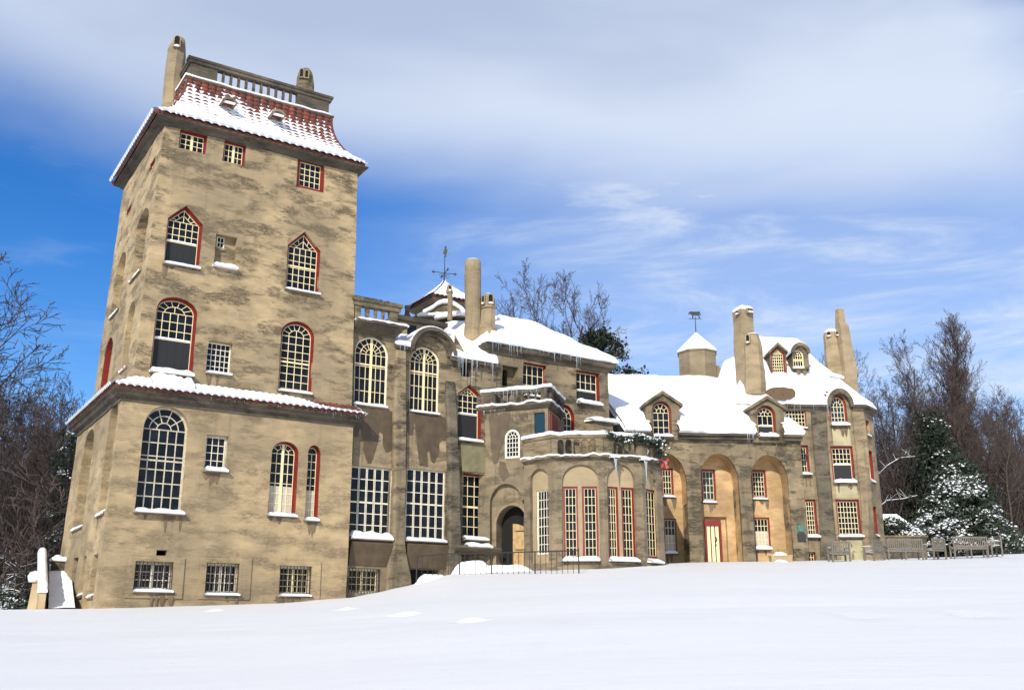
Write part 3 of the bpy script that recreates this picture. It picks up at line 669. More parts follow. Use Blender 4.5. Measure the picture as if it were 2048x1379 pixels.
# two eyebrow dormers in the tiles
for (x, y) in ((462, 200), (560, 225)):
    e = TF.off(-.88); u, zz = e.uz(x, y); mb = MB(); rr = .32
    A_ = [(u + rr * cos(pi * i / 12), zz - .02 + rr * .72 * sin(pi * i / 12)) for i in range(13)]; B_ = [(u + rr * .68 * cos(pi * i / 12), zz - .02 + rr * .42 * sin(pi * i / 12)) for i in range(13)]
    mb.ring(e, A_, B_, -1.6, -.10, closed=False); d_ = mb.build('eyebrow_dormer', 'weathered_concrete', castle, smooth=False)
    m2 = MB(); m2.prism(e, B_, -.5, -.45); m2.build('pane', 'red_paint', d_)
    m2 = MB(); A2 = [(p[0], p[1] + .0) for p in A_]; C_ = [(u + (p[0] - u) * 1.12, zz - .02 + (p[1] - zz + .02) * 1.2 + .02) for p in A_]; C_ = [(u + (p[0] - u) * 1.06, zz - .02 + (p[1] - zz + .02) * 1.08 + .015) for p in A_]; m2.ring(e, C_, A2, -1.3, -.18, closed=False)
    snow_ridge(m2, e.P(u - rr * .7, zz - .03, -.3), e.P(u + rr * .7, zz - .03, -.3), e.n, .2, .05); m2.build('snow', 'snow', d_, smooth=True)

# ---- generic chimneys ----------------------------------------------------
def ngon(c, r, k_, ph=0, sq=1.0, ang=0):
    out = []
    for j in range(k_):
        t = 2 * pi * (j + .5) / k_ + ph; x, y = cos(t) * r, sin(t) * r * sq
        out.append((c[0] + x * cos(ang) - y * sin(ang), c[1] + x * sin(ang) + y * cos(ang)))
    return out
def zat(pxm, py, Y): return at(pxm, py, Y).z
def chimney(levels, Y, k_=4, ph=0, mat='chimney_concrete', ang=0.0, sq=1.0, openings=None, snowcap=0.0, dome=False, zb=None, name='chimney', vent_s=None):
    """levels: (px left, px right, py) from bottom to top at depth Y"""
    rings = []; vis = None
    for (xl, xr, py) in levels:
        a, b = at(xl, py, Y), at(xr, py, Y); c = (a + b) / 2; hw = (b.x - a.x) / 2
        f = 1.0 if k_ > 4 else (sqrt(2) / (abs(cos(ang)) + abs(sin(ang)) * sq))
        r = hw * f if k_ <= 4 else hw
        rings.append([V((x, y, c.z)) for x, y in ngon((c.x, Y), r, k_, ph, sq, ang)])
    if zb is not None:
        l0 = rings[0]; rings.insert(0, [V((p.x, p.y, zb)) for p in l0])
    # subdivide tall spans
    rr = [rings[0]]
    for a, b in zip(rings, rings[1:]):
        q = max(1, int((b[0] - a[0]).length / .5))
        for i in range(1, q + 1): rr.append([p.lerp(r2, i / q) for p, r2 in zip(a, b)])
    mb = MB(); mb.loft(rr)
    top = rings[-1]; c = sum(top, V()) / len(top)
    if dome:
        mb.loft([[c + (p - c) * s_ + V((0, 0, z_)) for p in top] for s_, z_ in ((1, 0), (.85, dome * .45), (.6, dome * .8), (.2, dome))])
    ch = mb.build(name, mat, castle, wobble=.045, smooth=False)
    if snowcap:
        s = MB(); s.loft([[c + (p - c) * s_ + V((0, 0, z_ + (dome or 0) * .9)) for p in top] for s_, z_ in ((1.02, 0), (1.0, snowcap * .3), (.7, snowcap * .7), (.12, snowcap))]); s.build('snow', 'snow', ch, smooth=False)
    return ch, c, rings
def vent(ch, ctr, w_, h_, nrm, arch=True, snow=True, dep=.25):
    """dark opening with a small snow drift, cut as a niche standing proud by a frame"""
    nrm = V((nrm[0], nrm[1])).normalized(); q = Pl((ctr.x, ctr.y), d=(-nrm.y, nrm.x), nn=nrm[:])
    S = shape('arch' if arch else 'rect', -w_ / 2, w_ / 2, ctr.z - h_ / 2, ctr.z + h_ / 2, ctr.z + h_ / 2 - w_ / 2); S2 = shape('arch' if arch else 'rect', -w_ / 2, w_ / 2, ctr.z - h_ / 2, ctr.z + h_ / 2, ctr.z + h_ / 2 - w_ / 2, -.05)
    m1 = MB(); m1.ring(q, S2, S, -.1, .03); m1.build('vent_surround', 'chimney_concrete', ch)
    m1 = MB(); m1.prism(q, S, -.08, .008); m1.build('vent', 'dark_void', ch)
    if snow: m1 = MB(); snow_ridge(m1, q.P(-w_ / 2, ctr.z - h_ / 2, -.02), q.P(w_ / 2, ctr.z - h_ / 2, -.02), q.n, .09, .07); m1.build('snow', 'snow', ch, smooth=True)
# left tower chimney, right tower chimney
Yc = 40.2; ang = pi / 2 - FAZ
ch, c, _ = chimney([(322, 362, 235), (326, 365, 170), (334, 371, 112), (334, 371, 103), (338, 371, 95), (346, 369, 80), (351, 366, 76)], Yc, 8, 0, sq=.9)
vent(ch, at(360, 92, Yc) + V((0, -.40, 0)), .22, .5, (.25, -1))
Yc = 43.6
ch, c, _ = chimney([(590, 627, 200), (590, 627, 178), (593, 628, 172), (594, 627, 158), (597, 625, 147), (603, 619, 139.5)], Yc, 8, 0, sq=.9, mat='weathered_concrete')
vent(ch, at(607, 155, Yc) + V((0, -.42, 0)), .16, .4, (-.1, -1), snow=False); vent(ch, at(617, 157, Yc) + V((0, -.42, 0)), .14, .36, (.15, -1), snow=False)

# ---- nave (middle range) -----------------------------------------------------
NV = TF.off(-.5); PV = NV.off(.28)            # bays and projecting piers
uc0 = NV.u(979, 760); uC1 = NV.u(1217.5, 800)
w1 = window(NV, 'arch', [(743, 672), (712, 706), (775.5, 709), (776, 812.5), (708, 804)], 6, 4, 'white_paint', 'cream_paint', r=.16, tf=.05, mull=1, rail=(744, 728), sill=.09, sd=.16, ringn=2, spokes=8, bar=.026)
w2 = window(NV, 'arch', [(848.4, 692.3), (820.5, 721), (878, 726), (879.7, 826.3), (819.7, 818.4)], 6, 4, 'white_paint', 'cream_paint', r=.16, tf=.05, mull=1, rail=(850, 743), sill=.09, sd=.16, ringn=2, spokes=8, bar=.026)
window(NV, 'gable', [(939, 768), (916, 785), (965, 792), (960.8, 880.8), (915.6, 876.7)], 4, 3, screen=.46, rail=(938, 826), sill=.1, sd=.25, r=.22, tf=.09)
window(NV, 'rect', [(925, 944), (972.7, 947.5), (971.7, 1074), (926, 1077)], 3, 6, r=.34, tf=.08, rail=(948, 1012), sill=.16, sd=.3, bar=.03)
window(NV, 'rect', [(700, 930), (783.7, 936), (781.3, 1076), (698, 1072.5)], 5, 6, 'grey_paint', 'white_paint', r=.1, tf=.05, rail=(741, 1004), dbl=True, sill=.24, sd=.34, bar=.034)
window(NV, 'rect', [(812, 935.5), (890.7, 940), (889.7, 1080), (811.4, 1077.4)], 5, 6, 'grey_paint', 'white_paint', r=.1, tf=.05, rail=(851, 1007), dbl=True, sill=.13, sd=.3, bar=.034)
window(NV, 'rect', [(697.6, 1135), (762.5, 1135.5), (757, 1182), (696, 1186)], 6, 3, 'white_paint', 'cream_paint', mull=1, grille=True, sill=.0, r=.3)
dq = [NV.uz(*p) for p in ((820.6, 1135.5), (878.7, 1135.5), (878, 1170), (820, 1170))]
NV.holes.append((shape('rect', dq[0][0], dq[1][0], dq[2][1] - .6, dq[0][1]), .5))
# C block windows share the same plane
window(NV, 'rect', [(1046, 723.7), (1094, 729.7), (1093, 792), (1046, 789)], 4, 3, r=.25, tf=.06, sill=.12, sd=.2)
window(NV, 'rect', [(1152.5, 740), (1200.6, 746), (1197.6, 808), (1154, 803)], 4, 2, r=.22, tf=.06, screen=.45, rail=(1176, 780), sill=.16, sd=.3)
window(NV, 'arch', [(1130, 808), (1110, 830), (1150.5, 836), (1149, 868), (1110, 866)], 4, 2, r=.2, tf=.1, sill=0)
cn = [NV.uz(*p) for p in ((1005, 729), (1037, 733.6), (1037, 775), (1005, 772))]
CS = shape('rect', cn[0][0], cn[1][0], cn[2][1], (cn[0][1] + cn[1][1]) / 2); CI = recess(NV, CS, .45)
hq = NV.uz(933, 742); NV.holes.append((shape('rect', hq[0] - .27, hq[0] + .22, hq[1] - .25, hq[1] + .5), .4))
zN1 = NV.z(787, 668) + .35; zE1 = NV.z(800, 694); zE2 = NV.z(940, 722); uN1 = NV.u(787.5, 700)
c0, cz = NV.u(818, 720), NV.z(852, 720); c1 = NV.u(900, 725); cap_ = NV.z(852, 676)
uh = (c0 + c1) / 2; rh = (c1 - c0) / 2; bh = cap_ - cz
zCe = NV.z(1100, 712)
out = [(TW - .6, ZB), (uC1, ZB), (uC1, zCe), (uc0, zCe), (uc0, zE2 + .05), (c1, zE2 + .05), (c1, cz)] if cz < zE2 else [(TW - .6, ZB), (uC1, ZB), (uC1, zCe), (uc0, zCe), (uc0, zE2 + .05), (c1, zE2 + .05)]
out += [(uh + rh * cos(pi * i / 14), max(zE1, cz) + bh * sin(pi * i / 14)) for i in range(1, 14)]
out += [(c0, zE1 + .05), (uN1, zE1 + .05), (uN1, zN1), (TW - .6, zN1)]
mb = MB(); wall(mb, NV, out)
wall(mb, CI, CS, [(shape('rect', CS[0][0], CS[0][0] + .55, CS[0][1], CS[2][1] - .06), .3)])
# side walls and back
CR = Pl(NV.P(uC1, 0)[:2], d=(-TN.x, -TN.y), nn=(TD.x, TD.y)); wall(mb, CR, [(0, ZB), (9, ZB), (9, zCe), (0, zCe)], [])
CLp = Pl(NV.P(uc0, 0)[:2], d=(-TN.x, -TN.y), nn=(-TD.x, -TD.y)); wall(mb, CLp, [(0, 6), (9, 6), (9, zCe), (0, zCe)], [])
wall(mb, Pl(NV.P(uN1, 0)[:2], d=(-TN.x, -TN.y), nn=(TD.x, TD.y)), [(0, 4), (3.2, 4), (3.2, zN1), (0, zN1)], [])
NB = NV.off(-9); wall(mb, NB, [(TW - .6, ZB), (uC1, ZB), (uC1, zCe), (TW - .6, zCe)], [])
mb.build('range_wall', 'weathered_concrete', castle, wobble=.03, merge=True)
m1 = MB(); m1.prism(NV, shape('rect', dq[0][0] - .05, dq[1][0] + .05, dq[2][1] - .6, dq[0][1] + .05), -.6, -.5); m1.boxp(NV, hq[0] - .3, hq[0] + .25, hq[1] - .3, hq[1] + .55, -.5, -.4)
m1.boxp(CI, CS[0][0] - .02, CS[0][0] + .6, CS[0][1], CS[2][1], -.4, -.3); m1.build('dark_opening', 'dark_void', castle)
# smooth pale infill between the piers (recessed bays)
def plate(name, pl, pts_px, mat, w0=0.0, w1=.006, wobble=0.0, parent=None):
    m_ = MB(); out = [pl.uz(*p) for p in pts_px]
    wall(m_, pl, out, [], g=.3, w=w1); return m_.build(name, mat, parent or castle, wobble=wobble)
mb = MB()
for (x0, x1, y0, y1) in ((706, 783, 818, 928), (813, 893, 832, 934)): 
    q = [NV.uz(x0, y0), NV.uz(x1, y0 + 8), NV.uz(x1, y1 + 8), NV.uz(x0, y1)]; wall(mb, NV, q, [], w=.012)
mb.build('render_panel', 'smooth_concrete', castle, wobble=.03)
# piers, with a curved swell at the foot as in the photo
def pier(pxs, mat='grey_concrete', w1=.28, NV=NV):
    """pxs: list of (py, px left, px right)"""
    m_ = MB(); rings = []
    for (py, xl, xr, *o) in pxs:
        wv = o[0] if o else w1; q = NV.off(w1 * .5); ua, z_ = q.uz(xl, py); ub, _ = q.uz(xr, py)
        rings.append([NV.P(ua, z_, -.05), NV.P(ua, z_, wv * .6), NV.P(ua + .07, z_, wv), NV.P(ub - .07, z_, wv), NV.P(ub, z_, wv * .6), NV.P(ub, z_, -.05)])
    rr = [rings[0]]
    for a, b in zip(rings, rings[1:]):
        q = max(1, int((b[0] - a[0]).length / .35))
        for i in range(1, q + 1): rr.append([p.lerp(r2, i / q) for p, r2 in zip(a, b)])
    m_.loft(rr); return m_.build('pier', mat, castle, wobble=.03)
pier([(1200, 771, 824), (1150, 773, 822), (1125, 777, 816), (1100, 783, 811), (1080, 785, 809), (940, 787, 811), (830, 787, 812), (760, 789, 812), (700, 790, 811)], 'weathered_concrete')
pier([(1150, 893, 922), (1092, 895, 922), (1085, 897, 922), (900, 897, 916), (800, 893, 914, .2), (760, 893, 912, .1)], 'grey_concrete')
# aprons under the great windows
mb = MB()
for (x0, x1, yt, yb, mt) in ((698, 781, 1082, 1130, 0), (811, 895, 1086, 1135, 0)):
    ua, zt = NV.uz(x0, yt); ub, _ = NV.uz(x1, yt); zb_ = NV.z((x0 + x1) / 2, yb)
    rings = [[NV.P(u_, z_, w_) for u_, w_ in ((ua, -.05), (ua, wv), (ub, wv), (ub, -.05)) for w_ in (w_,)] for z_, wv in ((zb_, .06), ((zb_ + zt) / 2, .14), (zt - .05, .26), (zt, .26))]
    rings = [[NV.P(ua, z_, -.05), NV.P(ua, z_, wv), NV.P(ub, z_, wv), NV.P(ub, z_, -.05)] for z_, wv in ((zb_, .04), ((zb_ + zt) / 2, .13), (zt - .05, .24), (zt, .24))]
    mb.loft(rings)
mb.build('apron', 'wet_stain', castle, wobble=.02)
ua, zt = NV.uz(900, 1095); ub, _ = NV.uz(985, 1098); mb = MB()
mb.loft([[NV.P(ua + .1, z_, -.05), NV.P(ua + .1 - e, z_, wv), NV.P(ub + e, z_, wv), NV.P(ub, z_, -.05)] for z_, wv, e in ((zt - .25, .2, 0), (zt - .12, .5, .1), (zt, .6, .15), (zt + .12, .35, .0))])
mb.build('sill_ledge', 'dark_trim', castle, wobble=.02)
mb = MB(); snow_ridge(mb, NV.P(NV.u(925, 1090), zt + .1, .0), NV.P(NV.u(974, 1090), zt + .1, .0), NV.n, .5, .16); mb.build('ledge_snow', 'snow', castle, smooth=True)
plate('damp_panel', NV, [(921, 885), (972, 888), (972, 945), (924, 941)], 'damp_green', w1=.02)
# melt-water stains under the sills (traced outlines)
stains = [
 [(706, 812), (783, 822), (789, 836), (789, 868), (786, 896), (778, 904), (771, 903), (765, 890), (764, 866), (758, 864), (756, 884), (748, 912), (742, 926), (735, 926), (728, 906), (724, 868), (719, 856), (714, 872), (706, 872)],
 [(813, 826), (897, 836), (899, 862), (894, 882), (886, 880), (879, 884), (876, 908), (868, 924), (862, 922), (857, 900), (853, 905), (855, 932), (838, 930), (834, 900), (829, 845), (825, 868), (818, 870), (812, 858)]]
for s_ in stains:
    n_ = []
    for i in range(len(s_)):
        a, b = V(s_[i]), V(s_[(i + 1) % len(s_)])
        for q in range(4):
            p = a.lerp(b, q / 4); n_.append((p.x + noise.noise(V((p.x * .15, p.y * .15, 0))) * 1.8, p.y + noise.noise(V((p.x * .15, p.y * .15, 9))) * 1.8))
    m_ = MB(); wall(m_, NV, [NV.uz(*p) for p in n_], [], g=.3, w=.024); m_.build('melt_stain', 'wet_stain', castle, wobble=.03)
# hood over the second great window (a barrel dormer)
mb = MB(); zc_ = max(zE1, cz)
A_ = [(uh + rh * 1.12 * cos(pi * i / 18), zc_ - .1 + bh * 1.16 * sin(pi * i / 18)) for i in range(19)]; B_ = [(uh + rh * .80 * cos(pi * i / 18), zc_ - .1 + bh * .82 * sin(pi * i / 18)) for i in range(19)]
C_ = [(uh + rh * .96 * cos(pi * i / 18), zc_ - .1 + bh * 1.0 * sin(pi * i / 18)) for i in range(19)]
mb.ring(NV, C_, B_, -.2, .2, closed=False); mb.ring(NV, A_, C_, -2.2, .42, closed=False)
hood = mb.build('window_hood', 'dark_trim', castle, wobble=.03)
mb = MB(); D_ = [(uh + (p[0] - uh) * 1.05, p[1] + .07) for p in A_]; mb.ring(NV, D_[3:-2], A_[3:-2], -2.1, .3, closed=False); mb.build('snow', 'snow', hood, smooth=False)
# nave roof with snow and eave ledges
def slab(mb, P0, P1, P2, P3, th, nu=24, nv=14, amp=.06, seed=0, edge=.18, keep=(0, 0, 0, 0), base=-.02):
    """snow blanket on the quad P0 P1 (eave) P2 P3 (top): rounded edges, gentle lumps"""
    L, H = (P1 - P0).length, (P3 - P0).length; nrm = (P1 - P0).cross(P3 - P0).normalized()
    if nrm.z < 0: nrm = -nrm
    def f(s, t):
        p = P0.lerp(P1, s).lerp(P3.lerp(P2, s), t)
        e = 1.0
        for d_, k_ in ((s * L, 0), ((1 - s) * L, 1), (t * H, 2), ((1 - t) * H, 3)):
            if not keep[k_]: e = min(e, .25 + .75 * sqrt(max(0, min(1, d_ / edge))))
        n_ = noise.noise(p * .7 + V((seed, 0, 0))) * amp * 1.4 + noise.noise(p * 2.6) * amp * .6
        if t < .08: p = p + (P0 - P3).normalized() * (.10 * noise.noise(p * 1.9) * (1 - t / .08))
        return p + nrm * (th * e + n_ * e)
    nu = max(nu, int(L / .12)); nv = max(nv, int(H / .12)); mb.grid(f, nu, nv)
    for A_, B_ in (([f(i / nu, 0) for i in range(nu + 1)], [P0.lerp(P1, i / nu) + nrm * base for i in range(nu + 1)]), ([f(i / nu, 1) for i in range(nu + 1)], [P3.lerp(P2, i / nu) + nrm * base for i in range(nu + 1)]),
                   ([f(0, i / nv) for i in range(nv + 1)], [P0.lerp(P3, i / nv) + nrm * base for i in range(nv + 1)]), ([f(1, i / nv) for i in range(nv + 1)], [P1.lerp(P2, i / nv) + nrm * base for i in range(nv + 1)])): mb.strip(A_, B_)
    return mb
rf = MB(); zr_ = zE2 + 2.6
for (ua, ub, z_, rn, wb_) in ((uN1, c0 + .2, zE1, .9, -1.5),):
    rf.box8([NV.P(ua, z_ - .12, .28), NV.P(ub, z_ - .12, .28), NV.P(ub, z_ + rn - .1, wb_), NV.P(ua, z_ + rn - .1, wb_), NV.P(ua, z_ + .02, .3), NV.P(ub, z_ + .02, .3), NV.P(ub, z_ + rn + .05, wb_), NV.P(ua, z_ + rn + .05, wb_)])
rf.box8([NV.P(c0, zE1 + .1, -.3), NV.P(c1, zE1 + .1, -.3), NV.P(c1, zE1 + .9, -1.5), NV.P(c0, zE1 + .9, -1.5), NV.P(c0, zE1 + .2, -.3), NV.P(c1, zE1 + .2, -.3), NV.P(c1, zE1 + 1., -1.5), NV.P(c0, zE1 + 1., -1.5)])
NR = NV.off(-3.6); ra_, rb_ = NR.uz(886, 650), NR.uz(985, 640)
Pr = [NV.P(c1 - .15, zE2, .3), NV.P(uc0 + .12, zE2, .3), NR.P(*rb_), NR.P(*ra_)]; rf.box8([p - V((0, 0, .14)) for p in Pr] + Pr)
rf.box8([NV.P(c1 - .15, zE2 - .3, .05), NV.P(c1 + .3, zE2 - .3, .05), NV.P(c1 + .3, zE2 - .3, -1.8), NV.P(c1 - .15, zE2 - .3, -1.8), NV.P(c1 - .15, zE2 + .0, .05), NV.P(c1 + .3, zE2 + .0, .05), NV.P(c1 + .3, zE2 + 1.6, -1.8), NV.P(c1 - .15, zE2 + 1.4, -1.8)])
ro = rf.build('range_roof', 'dark_trim', castle)
sn = MB(); slab(sn, NV.P(uN1 + .02, zE1 + .02, .34), NV.P(c0 + .05, zE1 + .02, .34), NV.P(c0 + .05, zE1 + .95, -1.5), NV.P(uN1 + .02, zE1 + .95, -1.5), .14, keep=(0, 0, 0, 1))
slab(sn, NV.P(c0 + .05, zE1 + .3, -.2), NV.P(c1 - .05, zE1 + .3, -.2), NV.P(c1 - .05, zE1 + 1.1, -1.5), NV.P(c0 + .05, zE1 + .95, -1.5), .14, keep=(1, 1, 1, 1))
slab(sn, NV.P(c1 - .1, zE2 + .02, .36), NV.P(uc0 + .25, zE2 + .02, .36), Pr[2], Pr[3], .17, keep=(1, 0, 0, 1))
sn.build('roof_snow', 'snow', ro, smooth=True)
icicles((NV.P(uN1 + .05, zE1, .38), NV.P(c0 - .1, zE1, .38)), 'icicle_fringe', ro, 2.4, 15, 11, .2)
icicles((NV.P(c1 + .15, zE2, .38), NV.P(uc0 + .2, zE2, .38)), 'icicle_fringe', ro, 1.5, 14, 12, .12)
# triangular roof light among the snow
q = NV.off(-.3); u_, z_ = q.uz(925, 708); mb = MB()
ap = NV.P(u_ - .55, z_ + .85, -.1); a = NV.P(u_ - .05, z_ - .1, .25); b = NV.P(u_ + .75, z_ - .12, .22); bk = NV.P(u_ + .6, z_ + .55, -1.3)
mb.box8([a - V((0, 0, .25)), b - V((0, 0, .25)), bk - V((0, 0, .4)), ap - V((0, 0, .9)), a, b, bk, ap]); sk = mb.build('roof_light', 'weathered_concrete', castle)
mb = MB(); mb.box8([a + V((-.1, 0, .01)), b + V((.08, 0, .01)), bk + V((.1, 0, .01)), ap + V((0, 0, .01)), a + V((-.1, 0, .12)), b + V((.08, 0, .12)), bk + V((.1, 0, .1)), ap + V((0, 0, .06))]); mb.build('snow', 'snow', sk)
# balcony over first great window
zb1 = NV.z(750, 652) + .1; BA = NV.off(.5); ba1 = BA.u(797, 650); ba0 = TW + .0
mb = MB(); zt = BA.z(760, 643)
mb.loft([[NV.P(ba0, z_, -3), NV.P(ba0, z_, wv), NV.P(uN1 + e, z_, wv), NV.P(uN1 + e, z_, -3)] for z_, wv, e in ((zt - .5, .02, 0), (zt - .38, .2, .1), (zt - .2, .5, .2), (zt - .12, .62, .32), (zt, .64, .34))])
bal = mb.build('balcony', 'dark_trim', castle, wobble=.02)
mb = MB(); snow_ridge(mb, NV.P(ba0, zt, -.1), NV.P(uN1 + .4, zt, -.1), NV.n, .74, .13, seed=5); mb.build('snow', 'snow', bal, smooth=True)
zt2 = BA.z(755, 598); BQ = NV.off(.22)
op = [BQ.u(x, 620 + (x - 728) * .1) for x in (728, 741.5, 756.5, 773.5)]; st_ = (op[-1] - op[0]) / 3; op = [op[0] + st_ * i for i in range(4)]
balustrade('balustrade', BQ, ba0, BQ.u(793, 640), zt + .02, zt2, op, 1.05, hw=st_ * .3, cap=.35, capo=.12, mat='weathered_concrete')
mb = MB(); mb.boxp(NV, ba0 - .3, ba0 + 1.0, zt2 + .02, zt2 + .1, -.6, .25); mb.boxp(NV, ba0 - .3, ba0 + .1, zt2 + .1, zt2 + .4, -.5, -.1); mb.build('lead_ledge', 'iron', castle)
# glazed lantern with a flat slab roof behind the parapet
q = NV.off(-1.6); u0_, z0_ = q.uz(790, 690); u1_, _ = q.uz(881, 660); zt_ = q.z(836, 650)
mb = MB(); mb.boxp(q, u0_, u1_, z0_ - .5, zt_ + .05, -2.5, 0); pen = mb.build('lantern', 'chimney_concrete', castle, wobble=.02)
mb = MB(); mb.boxp(q, u0_ - .1, u1_ + .2, zt_ + .05, zt_ + .25, -3, .35); mb.build('slab_roof', 'dark_trim', pen)
mb = MB(); mb.boxp(q, q.u(792, 670), q.u(802, 670), z0_, zt_ - .1, .0, .02); mb.boxp(q, q.u(814, 670), q.u(832, 670), z0_ - .2, zt_ - .05, .0, .02); mb.build('pane', 'glass', pen)
mb = MB(); mb.boxp(q, u0_ - .05, u1_ - .1, zt_ + .25, zt_ + .33, -2.9, .1); mb.build('snow', 'snow', pen)
# metal flue
Yf = 47.5; a = at(814, 636, Yf); mb = MB(); hgt = at(814, 611, Yf).z
mb.loft([[V((a.x + cos(j * pi / 5) * r_, Yf + sin(j * pi / 5) * r_, z_)) for j in range(10)] for r_, z_ in ((.25, a.z - 1), (.25, a.z), (.12, a.z + .25), (.11, hgt - .1), (.14, hgt - .09), (.14, hgt))]); mb.build('flue', 'grey_concrete', castle)
# cupola with bell-cast snowy tile roof
Yq = 53.0; pc = at(888, 600, Yq); CUa = Pl((pc.x, pc.y), FAZ)
CW = 1.38; cx = V((pc.x, pc.y)); ez = zat(880, 598, Yq - 1.5)
def sqr(c, h, z, az=FAZ):
    d = V((sin(az), cos(az))); m_ = V((d.y, -d.x)); return [V((c.x + d.x * a * h + m_.x * b * h, c.y + d.y * a * h + m_.y * b * h, z)) for a, b in ((-1, 1), (1, 1), (1, -1), (-1, -1))]
zap = zat(888, 562, Yq); mb = MB(); mb.loft([sqr(cx, CW * .85, ez - 3), sqr(cx, CW * .85, ez - .25), sqr(cx, CW * .92, ez - .2), sqr(cx, CW * 1.05, ez - .05), sqr(cx, CW * 1.05, ez)]); cu = mb.build('cupola', 'chimney_concrete', castle, wobble=.02)
tl = MB(); sn = MB(); Eq = sqr(cx, CW * 1.12, ez)
for i in range(4):
    a, b = tile_run(Eq[i], Eq[(i + 1) % 4], V((cx.x + .01, cx.y, zap)), V((cx.x, cx.y, zap)), lambda t: (1 - (1 - t) ** 1.25, t), .06, lambda s, t, n_: .11 - .03 * t, sp=.26, du=.06, dv=.12); join(tl, a); join(sn, b)
tl.poly(Eq); tl.build('cupola_roof', 'terracotta', cu); sn.build('snow', 'snow', cu, smooth=True)
q = Pl(sqr(cx, CW * .85, 0)[0][:2], FAZ)
wq = q.uz(905, 620); mb = MB(); mb.poly([q.P(wq[0] - .55, wq[1] - .35, .02), q.P(wq[0] + .75, wq[1] - .45, .02), q.P(wq[0] - .5, wq[1] + .5, .02)]); mb.build('pane', 'glass', cu)
mb = MB(); mb.barp(q, (wq[0] - .55, wq[1] + .5), (wq[0] + .8, wq[1] - .45), .09, .02, .06); mb.barp(q, (wq[0] - .1, wq[1] - .35), (wq[0] + .35, wq[1] - .05), .05, .02, .05); mb.barp(q, (wq[0] - .5, wq[1] - .1), (wq[0] + .3, wq[1] - .4), .05, .02, .05); mb.build('glazing_bar', 'cream_paint', cu)
# snow-covered eyebrow roof and ledges below the cupola
mb = MB(); s2 = MB(); Ye = 49.5
arc = [at(x, y, Ye) for x, y in ((846, 628), (855, 624), (866, 618), (876, 610), (886, 606.5), (896, 606), (910, 612), (925, 622), (932, 630))]
mb.strip(arc, [V((p.x, p.y, arc[0].z - 1.2)) for p in arc]); bk = [p + V((0, 3, .3)) for p in arc]; mb.strip(arc, bk); mb.build('eyebrow_wall', 'weathered_concrete', castle)
rr = [[p + V((0, -.15, -.02)), p + V((0, -.2, .12)), p + V((0, 0, .26)), p + V((0, 3, .5)), p + V((0, 3, 0))] for p in arc]; s2.loft(rr)
for (xa, xb, ya, yb, Yl) in ((836, 935, 634, 632, 48.5), (870, 932, 640, 628, 48.2)): snow_ridge(s2, at(xa, ya, Yl), at(xb, yb, Yl), (0, -1), .5, .18)
s2.build('ledge_snow', 'snow', castle, smooth=True)
mb = MB(); a, b = at(828, 634, 48.9), at(936, 636, 48.9); mb.box8([a - V((0, .3, 1.4)), b - V((0, .3, 1.4)), b + V((0, 1, -1.4)), a + V((0, 1, -1.4)), a - V((0, .3, .02)), b - V((0, .3, .02)), b + V((0, 1, -.02)), a + V((0, 1, -.02))]); mb.build('parapet', 'weathered_concrete', castle, wobble=.02)
def weathervane(base, h, figure, Ys):
    vb = MB(); vb.tube([base - V((0, 0, .3)), base + V((0, 0, h))], [.035, .02], 6)
    top = base + V((0, 0, h)); vn = vb.build('weathervane', 'iron', castle)
    f_ = MB(); q = Pl(top[:2], d=(1, 0), nn=(0, -1))
    if figure == 'bird':
        for zz, L in ((.32 * h, .62),):
            for az in (0.35, pi / 2 + .35):
                d = V((cos(az), sin(az), 0)); p = base + V((0, 0, zz)); f_.tube([p - d * L, p + d * L], [.02, .02], 4)
                for s_ in (-1, 1): e = p + d * L * s_; f_.tube([e - V((0, 0, .1)), e + V((0, 0, .1))], [.03, .03], 4); f_.tube([e - V((0, 0, .0)) - d * .1, e + d * .1], [.045, .02], 4)
            for t in range(4):
                a0 = t * pi / 2 + .35; cc = base + V((cos(a0) * .2, sin(a0) * .2, zz - .18)); f_.tube([cc + V((cos(b_ * pi / 4) * .1 * cos(a0), cos(b_ * pi / 4) * .1 * sin(a0), sin(b_ * pi / 4) * .1)) for b_ in range(8)], [.015] * 8, 4)
        out = [(-.05, -.1), (.0, .0), (-.1, .12), (-.06, .3), (-.02, .42), (-.04, .5), (.03, .56), (.1, .52), (.08, .42), (.14, .3), (.12, .14), (.06, .02), (.1, -.08)]
    else:
        out = [(-.3, .18), (-.42, .10), (-.38, .24), (-.3, .32), (-.2, .31), (.2, .30), (.28, .34), (.36, .1), (.33, .04), (.28, .2), (.26, .08), (.3, -.12), (.24, -.12), (.2, .06), (-.1, .07), (-.12, -.12), (-.18, -.12), (-.18, .08), (-.26, .12)]
        f_.boxp(q, -.38, .38, top.z - .16, top.z - .13, -.02, .02)
    f_.prism(q, [(x, top.z + z) for x, z in out], -.02, .02); f_.build('figure', 'iron', vn)
weathervane(V((cx.x, cx.y, zap)), zat(888, 510, Yq) - zap, 'bird', Yq)
